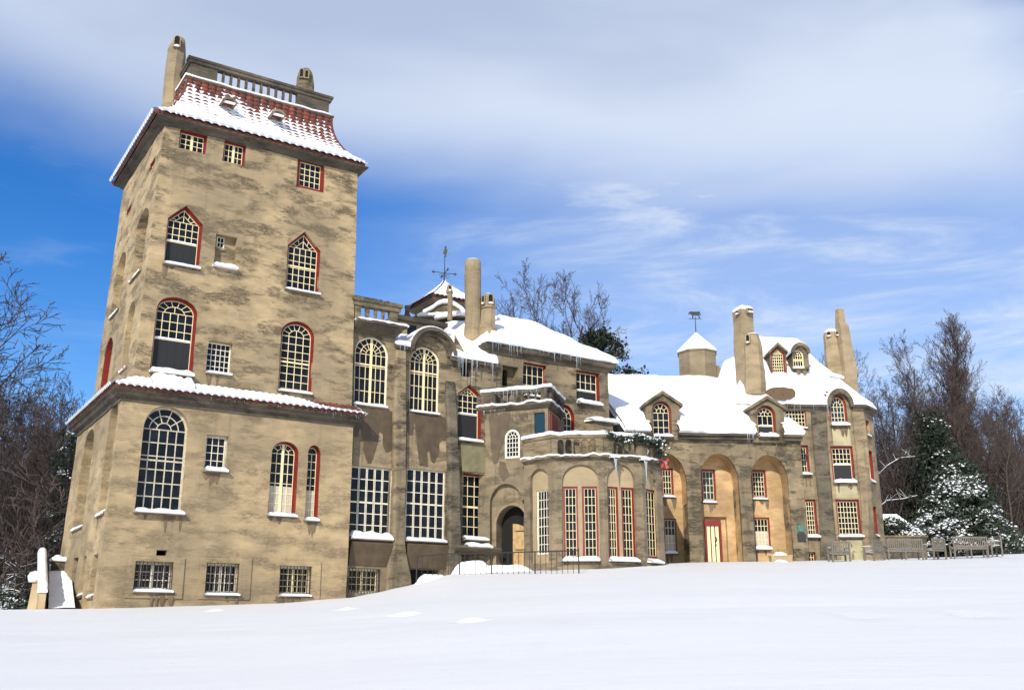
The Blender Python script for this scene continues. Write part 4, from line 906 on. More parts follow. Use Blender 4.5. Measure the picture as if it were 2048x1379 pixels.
# chimneys of the range
chimney([(894.5, 905, 640), (894.5, 905, 600), (894, 905, 585)], 46.4, 8, zb=None)
ch, c, _ = chimney([(892.5, 906.5, 586), (892.5, 906.5, 582), (894, 905, 578), (896, 903, 569)], 46.4, 8); vent(ch, at(900, 577, 46.4) + V((0, -.12, 0)), .1, .22, (0, -1), snow=True)
ch, c, _ = chimney([(926, 966, 705), (927, 965, 680), (929, 963, 640), (929.5, 962.5, 530), (930, 962, 524), (933, 959, 520.5)], 46.3, 16, snowcap=.06)
Yc = 46.2
chimney([(958, 996, 700), (958, 996, 657), (960, 992, 652), (961, 991, 622), (963, 991, 615)], Yc, 8, pi / 8 * 0, sq=.85)
ch, c, _ = chimney([(961, 992, 616), (962, 991, 600), (965, 988, 592), (970, 984, 588)], Yc, 8, snowcap=.05); vent(ch, at(981.5, 601, Yc) + V((0, -.33, 0)), .2, .42, (.2, -1)); vent(ch, at(967, 602, Yc) + V((0, -.28, 0)), .12, .36, (-.8, -1))
# C block: eave cornice, hipped roof with snow
zCe = NV.z(1100, 712)
cpC = [NV.P(uc0, 0, 0)[:2], NV.P(uC1, 0, 0)[:2], NV.P(uC1, 0, -8.4)[:2], NV.P(uc0, 0, -8.4)[:2]]
mb = MB(); sweep(mb, cpC, [(-.1, zCe - .34), (.05, zCe - .34), (.12, zCe - .2), (.25, zCe - .12), (.32, zCe + .14), (-.1, zCe + .14)], True); mb.build('cornice', 'dark_trim', castle, wobble=.03)
hC = NV.z(1100, 712) + .12
RD = 4.2; q = NV.off(-RD); rl, rz1 = q.uz(994, 640.6); rr_, rz2 = q.uz(1065, 645); rz1 = (rz1 + rz2) / 2
Ec = [NV.P(uc0 - .32, hC, .36), NV.P(uC1 + .32, hC, .36), NV.P(uC1 + .32, hC, -8.7), NV.P(uc0 - .32, hC, -8.7)]
Ra, Rb = NV.P(rl, rz1, -RD), NV.P(rr_, rz1, -RD)
rf = MB(); rf.poly(Ec); rf.poly([Ec[0], Ec[1], Rb, Ra]); rf.poly([Ec[1], Ec[2], Rb]); rf.poly([Ec[2], Ec[3], Ra, Rb]); rf.poly([Ec[3], Ec[0], Ra]); ro = rf.build('hipped_roof', 'dark_trim', castle)
sn = MB(); slab(sn, Ec[0], Ec[1], Rb, Ra, .22, keep=(1, 1, 0, 1), amp=.07, edge=.3); slab(sn, Ec[1], Ec[2], Rb + V((0, 0, .01)), Rb, .22, keep=(1, 1, 0, 1), amp=.05); slab(sn, Ec[2], Ec[3], Ra, Rb, .22, keep=(1, 1, 0, 1)); slab(sn, Ec[3], Ec[0], Ra + V((0, 0, .01)), Ra, .22, keep=(1, 1, 0, 1))
sn.build('roof_snow', 'snow', ro, smooth=True)
icicles((NV.P(uc0 - .2, hC - .02, .38), NV.P(uC1 - .5, hC - .02, .38)), 'icicle_fringe', ro, .7, 11, 21)
# little curved ledge with snow, low on the C block
q = NV.off(0); ua, z_ = q.uz(1170, 842); ub, _ = q.uz(1216, 850); mb = MB()
mb.loft([[NV.P(ua + .1 * e, zz, -.1), NV.P(ua + .15, zz, wv), NV.P(ub - .1, zz, wv), NV.P(ub + .15, zz, -.1)] for zz, wv, e in ((z_ - 2.5, .5, 0), (z_ - .1, .5, 0), (z_ - .08, .62, 0), (z_, .62, 0))]); lg = mb.build('buttress', 'weathered_concrete', castle, wobble=.02)
mb = MB(); snow_ridge(mb, NV.P(ua - .05, z_, -.1), NV.P(ub + .25, z_, -.1), NV.n, .8, .24); mb.build('snow', 'snow', lg, smooth=True)

# ---- stair block and polygonal bay ---------------------------------------------
p0 = NV.uz(970, 900); P0 = NV.P(p0[0], 0); SB = Pl(P0[:2], radians(112)); s1 = SB.u(1096, 840)
zSt = SB.z(1050, 818); zDoor = None
window(SB, 'arch', [(1025, 859), (1011, 875), (1039, 876), (1038.8, 914), (1010.7, 914.5)], 4, 4, 'white_paint', 'white_paint', r=.04, tf=.05, sill=0, hdepth=.1)
bd = [SB.uz(*p) for p in ((1068, 825), (1089.5, 824), (1089.5, 866), (1068, 868))]
SB.holes.append((shape('rect', (bd[0][0] + bd[3][0]) / 2, (bd[1][0] + bd[2][0]) / 2, bd[2][1], bd[0][1]), .12))
# porch: wide shallow arch, deeper inner arch, doorway
oa = [SB.uz(*p) for p in ((1011, 966), (980, 1000), (1042, 992))]; zf = SB.z(1020, 1140) - .6
OUT = shape('arch', oa[1][0], oa[2][0], zf, oa[0][1], (oa[1][1] + oa[2][1]) / 2 - .15)
r60 = SB.u(1061, 1050)
OUT = [(OUT[0][0], zf), (r60, zf), (r60, oa[2][1] + .0)] + OUT[2:]
D1 = recess(SB, OUT, .22)
ib = [D1.uz(*p) for p in ((1025, 1010), (994, 1052), (1056, 1052))]; IN = shape('arch', ib[1][0], min(ib[2][0], r60 - .12), zf, ib[0][1], ib[1][1])
D2 = D1.off(-.35); ic = [D2.uz(*p) for p in ((1027, 1020), (1005, 1050), (1053, 1050))]
s_in = shape('arch', ib[1][0] + .12, min(ib[2][0], r60 - .12) - .1, zf, ib[0][1] - .15, ib[1][1])
mb = MB(); wall(mb, SB, [(-.3, ZB), (s1, ZB), (s1, zSt + .1), (-.3, zSt + .1)]); 
CR2 = Pl(SB.P(s1, 0)[:2], radians(15)); wall(mb, CR2, [(0, ZB), (3.5, ZB), (3.5, zSt + .1), (0, zSt + .1)], [])
stairo = mb.build('stair_block_wall', 'bay_concrete', castle, wobble=.03, merge=True)
mb = MB(); wall(mb, D1, OUT, [(IN, .5)]); mb.ring(D1, [(p[0], p[1]) for p in shape('arch', ib[1][0], min(ib[2][0], r60 - .12), zf, ib[0][1], ib[1][1], -.14)], IN, 0, .1); po = mb.build('porch', 'smooth_concrete', castle, wobble=.03)
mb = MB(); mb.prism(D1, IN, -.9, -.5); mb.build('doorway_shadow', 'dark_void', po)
mb = MB(); um = IN[0][0] + (IN[1][0] - IN[0][0]) * .42; LS = [(um, zf)] + [p for p in shape('arch', IN[0][0] - .2, IN[1][0] - .02, zf, ib[0][1] - .75, ib[1][1] - .55)[1:] if p[0] >= um] + [(um, ib[0][1] - .77)]
mb.prism(D1, LS, -.42, -.34); dr = mb.build('door', 'door_wood', castle)
mb = MB();
for zz in (.9, 1.7): mb.boxp(D1, um + .12, IN[1][0] - .1, zf + .6 + zz, zf + .64 + zz, -.34, -.325)
mb.build('strap_hinge', 'iron', dr)
mb = MB(); q = SB.off(-.08); mb.prism(SB, SB.holes[1][0], -.12, -.08); mb.build('shutter', 'blue_glass', castle)
# red shuttered face turning the corner
mb = MB(); ua, za = CR2.uz(1101, 825); ub, zb_ = CR2.uz(1118, 858)
for i in range(3): u_ = .15 + i * .62; mb.boxp(CR2, u_, u_ + .52, zSt - 2.2, zSt - .15, .01, .05); mb.boxp(CR2, u_ + .16, u_ + .24, zSt - 2.2, zSt - .15, .051, .08)
mb.build('shutter', 'red_paint', castle)
for s_ in ([(979, 832), (1021, 826), (1018, 846), (1012, 866), (1006, 880), (1000, 905), (996, 925), (988, 925), (982, 895), (980, 860)], [(1036, 826), (1056, 824), (1055, 838), (1050, 832), (1046, 843), (1040, 836)], [(1000, 920), (1012, 925), (1020, 950), (1006, 960), (998, 945)]):
    m_ = MB(); pp_ = []
    for i in range(len(s_)):
        a_, b_ = V(s_[i]), V(s_[(i + 1) % len(s_)])
        for q in range(3): p_ = a_.lerp(b_, q / 3); pp_.append((p_.x + noise.noise(V((p_.x * .3, p_.y * .3, 2))) * 2, p_.y + noise.noise(V((p_.x * .3, p_.y * .3, 4))) * 2))
    wall(m_, SB, [SB.uz(*p) for p in pp_], [], g=.3, w=.02); m_.build('melt_stain', 'wet_stain', castle, wobble=.03)
# top gallery of the stair block
path = [SB.P(-.35, 0)[:2], SB.P(s1 + .0, 0)[:2], CR2.P(2.7, 0)[:2]]
mb = MB(); sweep(mb, path, [(-1.4, zSt + .0), (.05, zSt), (.22, zSt + .16), (.24, zSt + .26), (-1.4, zSt + .26)], False, side=1); mb.build('gallery_floor', 'dark_trim', castle, wobble=.02)
mb = MB(); sweep(mb, path, snowprof(-.3, .22, zSt + .26, .10), False, sub=.1, side=1, fz=lumpy(4, 1.0)); mb.build('ledge_snow', 'snow', castle, smooth=True)
zg = SB.z(1060, 772) - .12; q = SB.off(.04)
op = [q.u(x, 800) for x in (1010, 1024, 1037, 1051, 1065, 1078)]; st_ = (op[-1] - op[0]) / 5; op = [op[0] + st_ * i for i in range(-1, 6)]
b1_ = balustrade('balustrade', q, -.35, s1 + .02, zSt + .26, zg, op, (zg - zSt - .26) * .84, hw=st_ * .34, cap=.16, capo=.05, mat='dark_trim', th=.2)
q2 = CR2.off(.04); b2_ = balustrade('balustrade', q2, .1, 2.7, zSt + .26, zg - .003, [.7, 1.05, 1.4, 1.75, 2.1], (zg - zSt - .26) * .84, hw=.12, cap=.16, capo=.05, mat='dark_trim', th=.2)
mb = MB(); sweep(mb, path, snowprof(-.24, .2, zg, .16), False, sub=.15, side=1, fz=lumpy(6, .8)); mb.build('ledge_snow', 'snow', castle, smooth=True)
icicles((SB.P(0, zg - .02, .2), SB.P(s1, zg - .02, .2)), 'icicle_fringe', b1_, .75, 22, 31)
icicles((SB.P(0, zSt + .02, .25), SB.P(1.1, zSt + .02, .25)), 'icicle_fringe', b1_, .7, 18, 32)
# bay vertices
def isect(o, az, px):      # walk from o in direction az until image column px
    d = V((sin(az), cos(az))); ta = (px - 1024) / (F * cos(PITCH) + 0) ; ta = ray(px, 1000).x / ray(px, 1000).y
    t = (ta * o.y - o.x) / (d.x - ta * d.y); return o + d * t
v0 = V(SB.P(SB.u(1052, 1000), 0, .25)[:2]); bv = [v0]
for az, px in ((134, 1104), (95, 1209), (66, 1286), (40, 1326)): bv.append(isect(bv[-1], radians(az), px))
bv.append(bv[-1] + V((.1, 4.2)))
zBt = Pl(bv[1][:], radians(95)).z(1160, 918)
BM = 'bay_concrete'; mb = MB(); mr = MB()
fac = []
for i in range(5):
    d = (bv[i + 1] - bv[i]); pl = Pl(bv[i][:], atan2(d.x, d.y)); pl.L = d.length; fac.append(pl)
def blind(pl, apex, SL, SR, depth):
    a = [pl.uz(*p) for p in (apex, SL, SR)]; S = shape('arch', max(.08, a[1][0]), min(pl.L - .08, a[2][0]), z_foot, a[0][1], (a[1][1] + a[2][1]) / 2); return S, recess(pl, S, depth)
z_foot = fac[1].z(1160, 1118) - .1
rw = dict(tf=.085, sill=0, r=.1, bar=.020)
S0, I0 = blind(fac[0], (1078, 936), (1060, 960), (1096, 958), .16); window(I0, 'rect', [(1071, 981), (1098, 977), (1098, 1106), (1075, 1108)], 4, 7, 'white_paint', 'white_paint', r=.1, tf=.04, sill=0)
S1, I1 = blind(fac[1], (1160, 928), (1123.5, 962), (1197, 962), .13)
window(I1, 'rect', [(1124.5, 972), (1155, 971.7), (1158.5, 1115), (1129, 1115)], 3, 8, **rw); window(I1, 'rect', [(1163.3, 971.7), (1194.4, 971.3), (1198, 1115), (1167, 1115)], 3, 8, **rw)
S2, I2 = blind(fac[2], (1243, 928), (1214, 962), (1270, 964), .13)
window(I2, 'rect', [(1214.2, 971.5), (1234.6, 972), (1241, 1116), (1218, 1115)], 3, 8, **rw); window(I2, 'rect', [(1241.6, 973), (1267, 974.5), (1273, 1118), (1247, 1116)], 3, 8, **rw)
S3, I3 = blind(fac[3], (1301, 938), (1289, 966), (1313, 968), .12); window(I3, 'rect', [(1291.3, 976.4), (1312.3, 980), (1318.3, 1115), (1296.6, 1115)], 3, 8, **rw)
for S_, I_ in ((S0, I0), (S1, I1), (S2, I2), (S3, I3)): wall(mr, I_, S_)
for pl in fac: wall(mb, pl, [(0, ZB), (pl.L, ZB), (pl.L, zBt), (0, zBt)])
mb.build('bay_wall', BM, castle, wobble=.025, merge=True); mr.build('bay_recess', 'pale_concrete', castle, wobble=.02)
mb = MB()
for I_, S_ in ((I1, S1), (I2, S2), (I3, S3)):
    snow_ridge(mb, I_.P(S_[0][0], z_foot + .08, -.02), I_.P(S_[1][0], z_foot + .08, -.02), I_.n, .4, .15)
mb.build('sill_snow', 'snow', castle, smooth=True)
bp = [v[:] for v in bv]
mb = MB(); sweep(mb, bp, [(-2.5, zBt - .05), (.02, zBt - .05), (.1, zBt + .05), (.2, zBt + .08), (.22, zBt + .18), (-2.5, zBt + .18)], False, side=1); mb.build('gallery_floor', 'weathered_concrete', castle, wobble=.02)
mb = MB(); sweep(mb, bp, snowprof(-.35, .2, zBt + .18, .07), False, sub=.09, side=1, fz=lumpy(8, 1.0)); mb.build('ledge_snow', 'snow', castle, smooth=True)
zBr = fac[1].z(1160, 871); zb0_ = zBt + .18
def spl(pl, xs, y): return [pl.off(.0).u(x, y) for x in xs]
f1 = spl(fac[1], (1121, 1138, 1154, 1170, 1186), 895); f2 = spl(fac[2], (1228, 1241, 1254, 1267), 895)
for pl, op in ((fac[0], []), (fac[1], f1), (fac[2], f2), (fac[3], [fac[3].L * t for t in (.35, .65)])):
    if len(op) > 1: st_ = (op[-1] - op[0]) / (len(op) - 1); op = [op[0] + st_ * i for i in range(len(op))]
    else: st_ = .3
    balustrade('balustrade', pl.off(-.05), 0, pl.L, zb0_, zBr, op, (zBr - zb0_) * .84, hw=st_ * .36, cap=.06, capo=.02, mat='weathered_concrete', th=.2)
mb = MB(); sweep(mb, bp, [(-.24, zBr - .08), (.1, zBr - .08), (.14, zBr + .05), (-.24, zBr + .05)], False, side=1); rl_ = mb.build('gallery_rail', 'weathered_concrete', castle, wobble=.01)
mb = MB(); sweep(mb, bp, snowprof(-.24, .14, zBr + .05, .17), False, sub=.2, side=1, fz=lumpy(9, .8)); mb.build('snow', 'snow', rl_, smooth=True)
for (x, y, Yd) in ((1222, 918, 0), (1282, 923, 0)):
    pl = fac[2]; u_, z_ = pl.uz(x, y); mb = MB(); c = pl.P(u_, z_, .1)
    mb.loft([[c + V((cos(j * pi / 4) * .08, sin(j * pi / 4) * .08, 0)) + V((pl.n.x, pl.n.y, 0)) * q for j in range(8)] for q in (-.3, .35)]); sp = mb.build('water_spout', 'dark_trim', castle)
    mb = MB(); c2 = c + V((pl.n.x, pl.n.y, 0)) * .3; mb.loft([[c2 + V((cos(j * pi / 3) * r_, sin(j * pi / 3) * r_, z2)) for j in range(6)] for r_, z2 in ((.09, 0), (.05, -.22), (.03, -.5), (.008, -.8 - .3 * (x > 1250)))]); mb.build('icicle', 'icicle', sp, smooth=True)
    mb = MB(); snow_ridge(mb, c + V((-.2, 0, .08)), c + V((.2, 0, .08)), pl.n, .3, .08); mb.build('snow', 'snow', sp, smooth=True)

# ---- arcaded wing -----------------------------------------------------------------
wo = at(1325, 1000, 50.3); AW = Pl(wo[:2], radians(84.5)); AL = -3.6; AR = AW.u(1606.5, 960)
AB = AW.off(-1.0)
zAe = AW.off(.25).z(1430, 866)
def arch_open(px0, px1, pxa, pya, pys):
    return shape('arch', AW.u(px0, 1000), AW.u(px1, 1000), ZB, AW.z(pxa, pya), AW.z(pxa, pys))
arches = [arch_open(1288, 1375, 1334, 904, 962), arch_open(1402, 1480, 1440, 906.5, 962), arch_open(1504.5, 1580, 1542, 909, 962)]
for S_ in arches: AW.holes.append((S_, 1.0))
D1w = AW.off(.06)
mb = MB(); wall(mb, AW, [(AL, ZB), (AR, ZB), (AR, zAe), (AL, zAe)])
AR_ = Pl(AW.P(AR, 0)[:2], d=(-AW.n.x, -AW.n.y), nn=AW.d[:]); wall(mb, AR_, [(0, ZB), (3, ZB), (3, zAe), (0, zAe)], [])
AL_ = Pl(AW.P(AL + 1.2, 0)[:2], d=(-AW.n.x, -AW.n.y), nn=(-AW.d.x, -AW.d.y)); 
mb.build('arcade_wall', 'weathered_concrete', castle, wobble=.035, merge=True)
# ochre alcove backs
k2 = dict(r=.1, tf=.1, sill=.07, sd=.16)
window(AB, 'rect', [(1322, 934.5), (1346.5, 935.5), (1347, 991), (1323, 990)], 3, 4, **k2)
window(AB, 'rect', [(1327.7, 1035), (1354, 1036), (1354, 1103), (1327.7, 1103)], 3, 4, curtain=.5, r=.1, tf=.08, sill=.12, sd=.25)
window(AB, 'rect', [(1401, 937), (1430, 937.5), (1433, 1002), (1404, 1000.5)], 3, 4, glass='blue_glass', **k2)
window(AB, 'rect', [(1501.5, 938.4), (1530.6, 939.3), (1535, 995), (1504, 994.4)], 4, 5, **k2)
window(AB, 'rect', [(1506, 1033), (1538.8, 1034), (1541.8, 1094), (1509, 1096)], 4, 4, curtain=.55, r=.1, tf=.08, sill=.14, sd=.3)
dq = [AB.uz(*p) for p in ((1409, 1038), (1440.5, 1038), (1443.4, 1123), (1414, 1123))]
du0, du1 = dq[0][0], dq[1][0] + .03; dz0, dz1 = dq[2][1], dq[0][1]; DS = shape('rect', du0 - .05, du1 + .3, dz0 - .5, dz1 + .15); AB.holes.append((DS, .2))
mb = MB(); wall(mb, AB, [(AL, ZB), (AR - .2, ZB), (AR - .2, AW.z(1440, 900)), (AL, AW.z(1440, 900))]); mb.boxp(AB, DS[0][0], DS[1][0], DS[0][1], DS[2][1], -.25, -.2); mb.build('alcove_wall', 'ochre_plaster', castle, wobble=.03)
mb = MB()
for S_ in arches:       # plastered soffits just inside the arch reveals
    I_ = S_[1:]
    T_ = [((p[0] - (S_[0][0] + S_[1][0]) / 2) * .992 + (S_[0][0] + S_[1][0]) / 2, p[1] - .01) for p in I_] 
    mb.strip([AW.P(*p, -.1) for p in T_], [AW.P(*p, -1.0) for p in T_])
mb.build('arch_soffit', 'ochre_plaster', castle, wobble=.03)
dm = MB(); dm.ring(AB, shape('rect', du0, du1, dz0 - .1, dz1), shape('rect', du0 + .09, du1 - .09, dz0 - .0, dz1 - .3), -.2, -.05); dr = dm.build('door', 'red_paint', castle)
dm = MB(); ww = (du1 - du0 - .18) / 3
for i in range(3): dm.boxp(AB, du0 + .09 + ww * i + .03, du0 + .09 + ww * (i + 1) - .03, dz0 + .02, dz1 - .3, -.18, -.1)
dm.build('panel', 'cream_paint', dr); dm = MB(); dm.boxp(AB, du0 + .09, du1 - .09, dz0, dz1 - .3, -.19, -.15); dm.build('door_leaf', 'iron', dr)
dm = MB(); u_ = du1 - .3; dm.tube([AB.P(u_, dz0 + 1.25, -.07), AB.P(u_ + .05, dz0 + 1.15, -.03), AB.P(u_, dz0 + 1.0, -.07)], [.025, .025, .025], 5); dm.boxp(AB, u_ - .03, u_ + .03, dz0 + .8, dz0 + .9, -.1, -.06); dm.build('handle', 'iron', dr)
for (x, y, X2, Y2, mt, nm) in ((1595, 1049, 1607, 1063, 'verdigris', 'plaque'), (1595.5, 1066, 1610, 1082, 'dark_bronze', 'plaque')):
    a, b = AW.uz(x, Y2), AW.uz(X2, y); mb = MB(); mb.boxp(AW, a[0], b[0], a[1], b[1], 0, .06); mb.boxp(AW, a[0] + .03, b[0] - .03, a[1] + .03, b[1] - .03, .06, .075); o = mb.build(nm, mt, castle); o['label'] = 'green bronze plaque' if mt == 'verdigris' else 'dark bronze plaque'
# wing roof
RDw = 3.7; q = AW.off(-RDw); rL, rzl = q.uz(1217, 758); rR, rzr = q.uz(1462, 759); rzw = (rzl + rzr) / 2
EL = AW.off(.4).u(1250, 858); ER = AW.off(.4).u(1606, 866)
Ew = [AW.P(EL, zAe, .45), AW.P(ER, zAe, .45), AW.P(ER, zAe, -7.8), AW.P(EL, zAe, -7.8)]; Rw = [AW.P(rL - 1.2, rzw, -RDw), AW.P(rR, rzw, -RDw)]
u1a, u1b = AW.u(1297, 860), AW.u(1353, 860); u2a, u2b = AW.u(1505, 860), AW.u(1561, 860)
def spt(u, t): return AW.P(min(max(u, EL + (rL - 1.2 - EL) * t), ER + (rR - ER) * t), zAe + (rzw - zAe) * t, .45 + (-RDw - .45) * t)
rf = MB(); tc_ = 1.3 / (rzw - zAe)
rf.poly([spt(EL, tc_), spt(ER, tc_), Rw[1], Rw[0]])
for a_, b_ in ((EL, u1a), (u1b, u2a), (u2b, ER)): rf.quad(spt(a_, 0), spt(b_, 0), spt(b_, tc_), spt(a_, tc_))
rf.poly([Ew[1], Ew[2], Rw[1]]); rf.poly([Ew[2], Ew[3], Rw[0], Rw[1]]); rf.poly([Ew[3], Ew[0], Rw[0]]); ro = rf.build('arcade_roof', 'dark_trim', castle)
def dormer(pl, apex, eL, eR, win_args, yb, kind='gable', backd=3.0, th=.12, face_w=.12, mat='weathered_concrete', foot=None):
    """flush-faced dormer on plane pl"""
    w_ = window(pl, *win_args[0], **win_args[1])
    hs = pl.holes[-1:]; del pl.holes[-1]
    ap = pl.uz(*apex); a = pl.uz(*eL); b = pl.uz(*eR); um_ = ap[0]; zl = (a[1] + b[1]) / 2; hw_ = (b[0] - a[0]) / 2 * .86; zb_ = pl.z((eL[0] + eR[0]) / 2, yb)
    o = [(um_ - hw_, zb_), (um_ + hw_, zb_), (um_ + hw_, zl + .05)] + ([(um_, ap[1] - .1)] if kind == 'gable' else [(um_ + hw_ * cos(pi * i / 12), zl + .05 + (ap[1] - .1 - zl) * sin(pi * i / 12)) for i in range(1, 12)]) + [(um_ - hw_, zl + .05)]
    q_ = Pl(pl.o[:], d=pl.d[:], nn=pl.n[:]); m_ = MB(); wall(m_, q_, o, hs, g=.3, w=face_w); m_.strip([q_.P(*p, face_w) for p in o[1:] + o[:1]], [q_.P(*p, -backd) for p in o[1:] + o[:1]])
    d_ = m_.build('dormer', mat, castle, wobble=.02)
    m_ = MB(); hw2 = (b[0] - a[0]) / 2
    if kind == 'gable': A2 = [(um_ - hw2, zl), (um_, ap[1]), (um_ + hw2, zl)]; B2 = [(um_ - hw2, zl - th * 1.2), (um_, ap[1] - th * 1.4), (um_ + hw2, zl - th * 1.2)]; C2 = [(um_ - hw2 * .9, zl + .1), (um_, ap[1] + .1), (um_ + hw2 * .9, zl + .1)]
    else: A2 = [(um_ + hw2 * cos(pi - pi * i / 12), zl + (ap[1] - zl) * sin(pi * i / 12)) for i in range(13)]; B2 = [(um_ + (hw2 - th * 1.5) * cos(pi - pi * i / 12), zl + (ap[1] - zl - th * 1.5) * sin(pi * i / 12)) for i in range(13)]; C2 = [(p[0], p[1] + .1) for p in A2]
    m_.ring(q_, A2, B2, -backd, face_w + .16, closed=False); m_.build('dormer_roof', 'weathered_concrete' if mat != 'dark_trim' else mat, d_, wobble=.015)
    m_ = MB(); m_.ring(q_, C2, [(p[0], p[1] + .004) for p in A2], -backd, face_w + .02, closed=False); m_.build('snow', 'snow', d_)
    return d_
kd = dict(r=.14, tf=.09, sill=.2, sd=.4)
dormer(D1w, (1322.7, 782), (1276.7, 814), (1354, 802), (('arch', [(1322, 802), (1303, 824), (1342, 824), (1343, 871), (1303.5, 871)], 3, 3), dict(spokes=5, **kd)), 878)
dormer(D1w, (1530.7, 792), (1486, 819), (1561, 811), (('arch', [(1531, 811), (1512, 830), (1549.8, 830), (1552, 871), (1515, 871)], 3, 1), dict(screen=.35, rail=(1531, 850), spokes=5, **kd)), 885)
mb = MB(); snn = MB()
def slope_pt(u, t, w_up=0.0):      # point on the front slope at eave coordinate u
    a = AW.P(u, zAe, .45); bu = min(max(u, EL + (rL - 1.2 - EL) * t), ER + (rR - ER) * t)
    return AW.P(bu, zAe + (rzw - zAe) * t, .45 + (-RDw - .45) * t)
for (a, b) in ((EL, u1a), (u1b, u2a), (u2b, ER)):
    mb.boxp(AW, a, b, zAe - .28, zAe - .12, -.1, .25); mb.boxp(AW, a, b, zAe - .12, zAe - .03, -.1, .4)
mb.build('cornice', 'dark_trim', castle, wobble=.02)
def wing_snow(mb):
    L = ER - EL; nu = int(L / .12); nv = 36
    def f(s, t):
        uu = EL + L * s; lo = EL + (rL - 1.2 - EL) * t; hi = ER + (rR - ER) * t; uu = lo + (hi - lo) * s
        p = AW.P(uu, zAe + (rzw - zAe) * t, .47 + (-RDw - .47) * t); e = min(1, .3 + .7 * sqrt(min(1, t * 5.3 / .25)))
        # sagging notches in front of the dormers
        n_ = noise.noise(p * .6) * .12 + noise.noise(p * 2.4) * .045
        if t < .06: p = p + AW.P(0, 0, .12 * noise.noise(p * 1.7) * (1 - t / .06)) - AW.P(0, 0)
        return p + V((AW.n.x * .66, AW.n.y * .66, .75)) * (.26 * e + n_ * e)
    b0_ = len(mb.f); mb.grid(f, nu, nv)
    def cut(c_):
        r = V((c_.x, c_.y)) - AW.o; u = r.dot(AW.d); return (u1a < u < u1b or u2a < u < u2b) and c_.z < zAe + 1.35
    mb.f[b0_:] = [f_ for f_ in mb.f[b0_:] if not cut(sum((mb.v[i] for i in f_), V()) / 4)]
    for a_, b_ in ((EL, u1a), (u1b, u2a), (u2b, ER)):
        k_ = max(2, int((b_ - a_) / .12)); mb.strip([f((a_ + (b_ - a_) * i / k_ - EL) / L, 0) for i in range(k_ + 1)], [AW.P(a_ + (b_ - a_) * i / k_, zAe - .02, .45) for i in range(k_ + 1)])
    mb.strip([f(0, i / nv) for i in range(nv + 1)], [slope_pt(EL, i / nv) for i in range(nv + 1)]); mb.strip([f(1, i / nv) for i in range(nv + 1)], [slope_pt(ER, i / nv) for i in range(nv + 1)])
wing_snow(snn); slab(snn, Ew[1], Ew[2], Rw[1] + V((0, 0, .01)), Rw[1], .2, keep=(1, 1, 0, 1)); slab(snn, Ew[2], Ew[3], Rw[0], Rw[1], .2, keep=(1, 1, 0, 1)); slab(snn, Ew[3], Ew[0], Rw[0] + V((0, 0, .01)), Rw[0], .2, keep=(1, 1, 0, 1))
snn.build('roof_snow', 'snow', ro, smooth=True)
icicles((AW.P(u2a - .5, zAe - .05, .45), AW.P(u2a, zAe - .05, .45)), 'icicle_fringe', ro, 1.3, 16, 41)
# wall strip in the gap between the C block and the wing
mb = MB(); g = AW.off(-.6); wall(mb, g, [(AL - 1.5, ZB), (AL + 3, ZB), (AL + 3, zAe - .1), (AL - 1.5, zAe - .1)], []); mb.build('link_wall', 'grey_concrete', castle, wobble=.02)

# ---- round-cornered end tower at the right --------------------------------------------
wo = at(1606, 1000, 52.2); GT = Pl(wo[:2], radians(90)); GL = -3.2; GR = GT.u(1737, 960)
zGe = GT.z(1650, 810)
kr = dict(r=.16, tf=.1, sill=.16, sd=.3)
window(GT, 'rect', [(1570, 817), (1612, 817), (1613, 853), (1571, 853)], 6, 4, r=.1, tf=.06, sill=.05, sd=.15)
wT2 = (('arch', [(1675, 789), (1658.5, 812), (1693, 812), (1696, 848), (1661, 848)], 4, 3), dict(glass='blue_glass', spokes=6, **kr))
window(GT, 'rect', [(1590, 889), (1616, 890), (1620, 946), (1592, 946)], 4, 4, **kr)
window(GT, 'rect', [(1660, 891.5), (1705, 891.5), (1711, 962), (1667, 962)], 5, 3, screen=.48, rail=(1685, 927), **kr)
window(GT, 'rect', [(1600, 997.4), (1631, 997.4), (1637, 1071), (1604, 1071)], 5, 7, **kr)
window(GT, 'rect', [(1670.5, 997.4), (1718.3, 997.4), (1723.5, 1070), (1677, 1070)], 6, 6, **kr)
window(GT, 'rect', [(1616, 1102), (1631, 1102), (1632, 1124), (1617, 1124)], 2, 2, r=.2, tf=.05, sill=0)
window(GT, 'rect', [(1708, 1103), (1719, 1103), (1720, 1124), (1709, 1124)], 2, 2, r=.2, tf=.05, sill=0)
window(GT, *wT2[0], **wT2[1])
mb = MB(); gu, gz = GT.uz(1678, 778); ghl, ghr = GT.u(1652, 806), GT.u(1704, 810); gc = (ghl + ghr) / 2; gr = (ghr - ghl) / 2 * .9
o = [(GL, ZB), (GR, ZB), (GR, zGe), (gc + gr, zGe)] + [(gc + gr * cos(pi * i / 12), zGe + (gz - .1 - zGe) * sin(pi * i / 12)) for i in range(1, 12)] + [(gc - gr, zGe), (GL, zGe)]
wall(mb, GT, o)
c0_ = V(GT.P(GR, 0)[:2]); c1_ = isect(c0_, radians(38), 1762); G2 = Pl(c0_[:], radians(38)); G2.L = (c1_ - c0_).length; G3 = Pl(c1_[:], radians(5))
for (x0, y0, x1, y1) in ((1730, 838, 1738, 868), (1738, 899, 1745, 960), (1745.5, 1011, 1753, 1068)):
    u_ = G2.u((x0 + x1) / 2, (y0 + y1) / 2); z_t, z_b = G2.z(x0, y0), G2.z(x1, y1)
    lwin(G2, (max(.3, u_ - .45), min(G2.L - .2, u_ + .45)), z_b, z_t, None, 3, 5, 'red_paint', 'rect', r=.2, sill=.1)
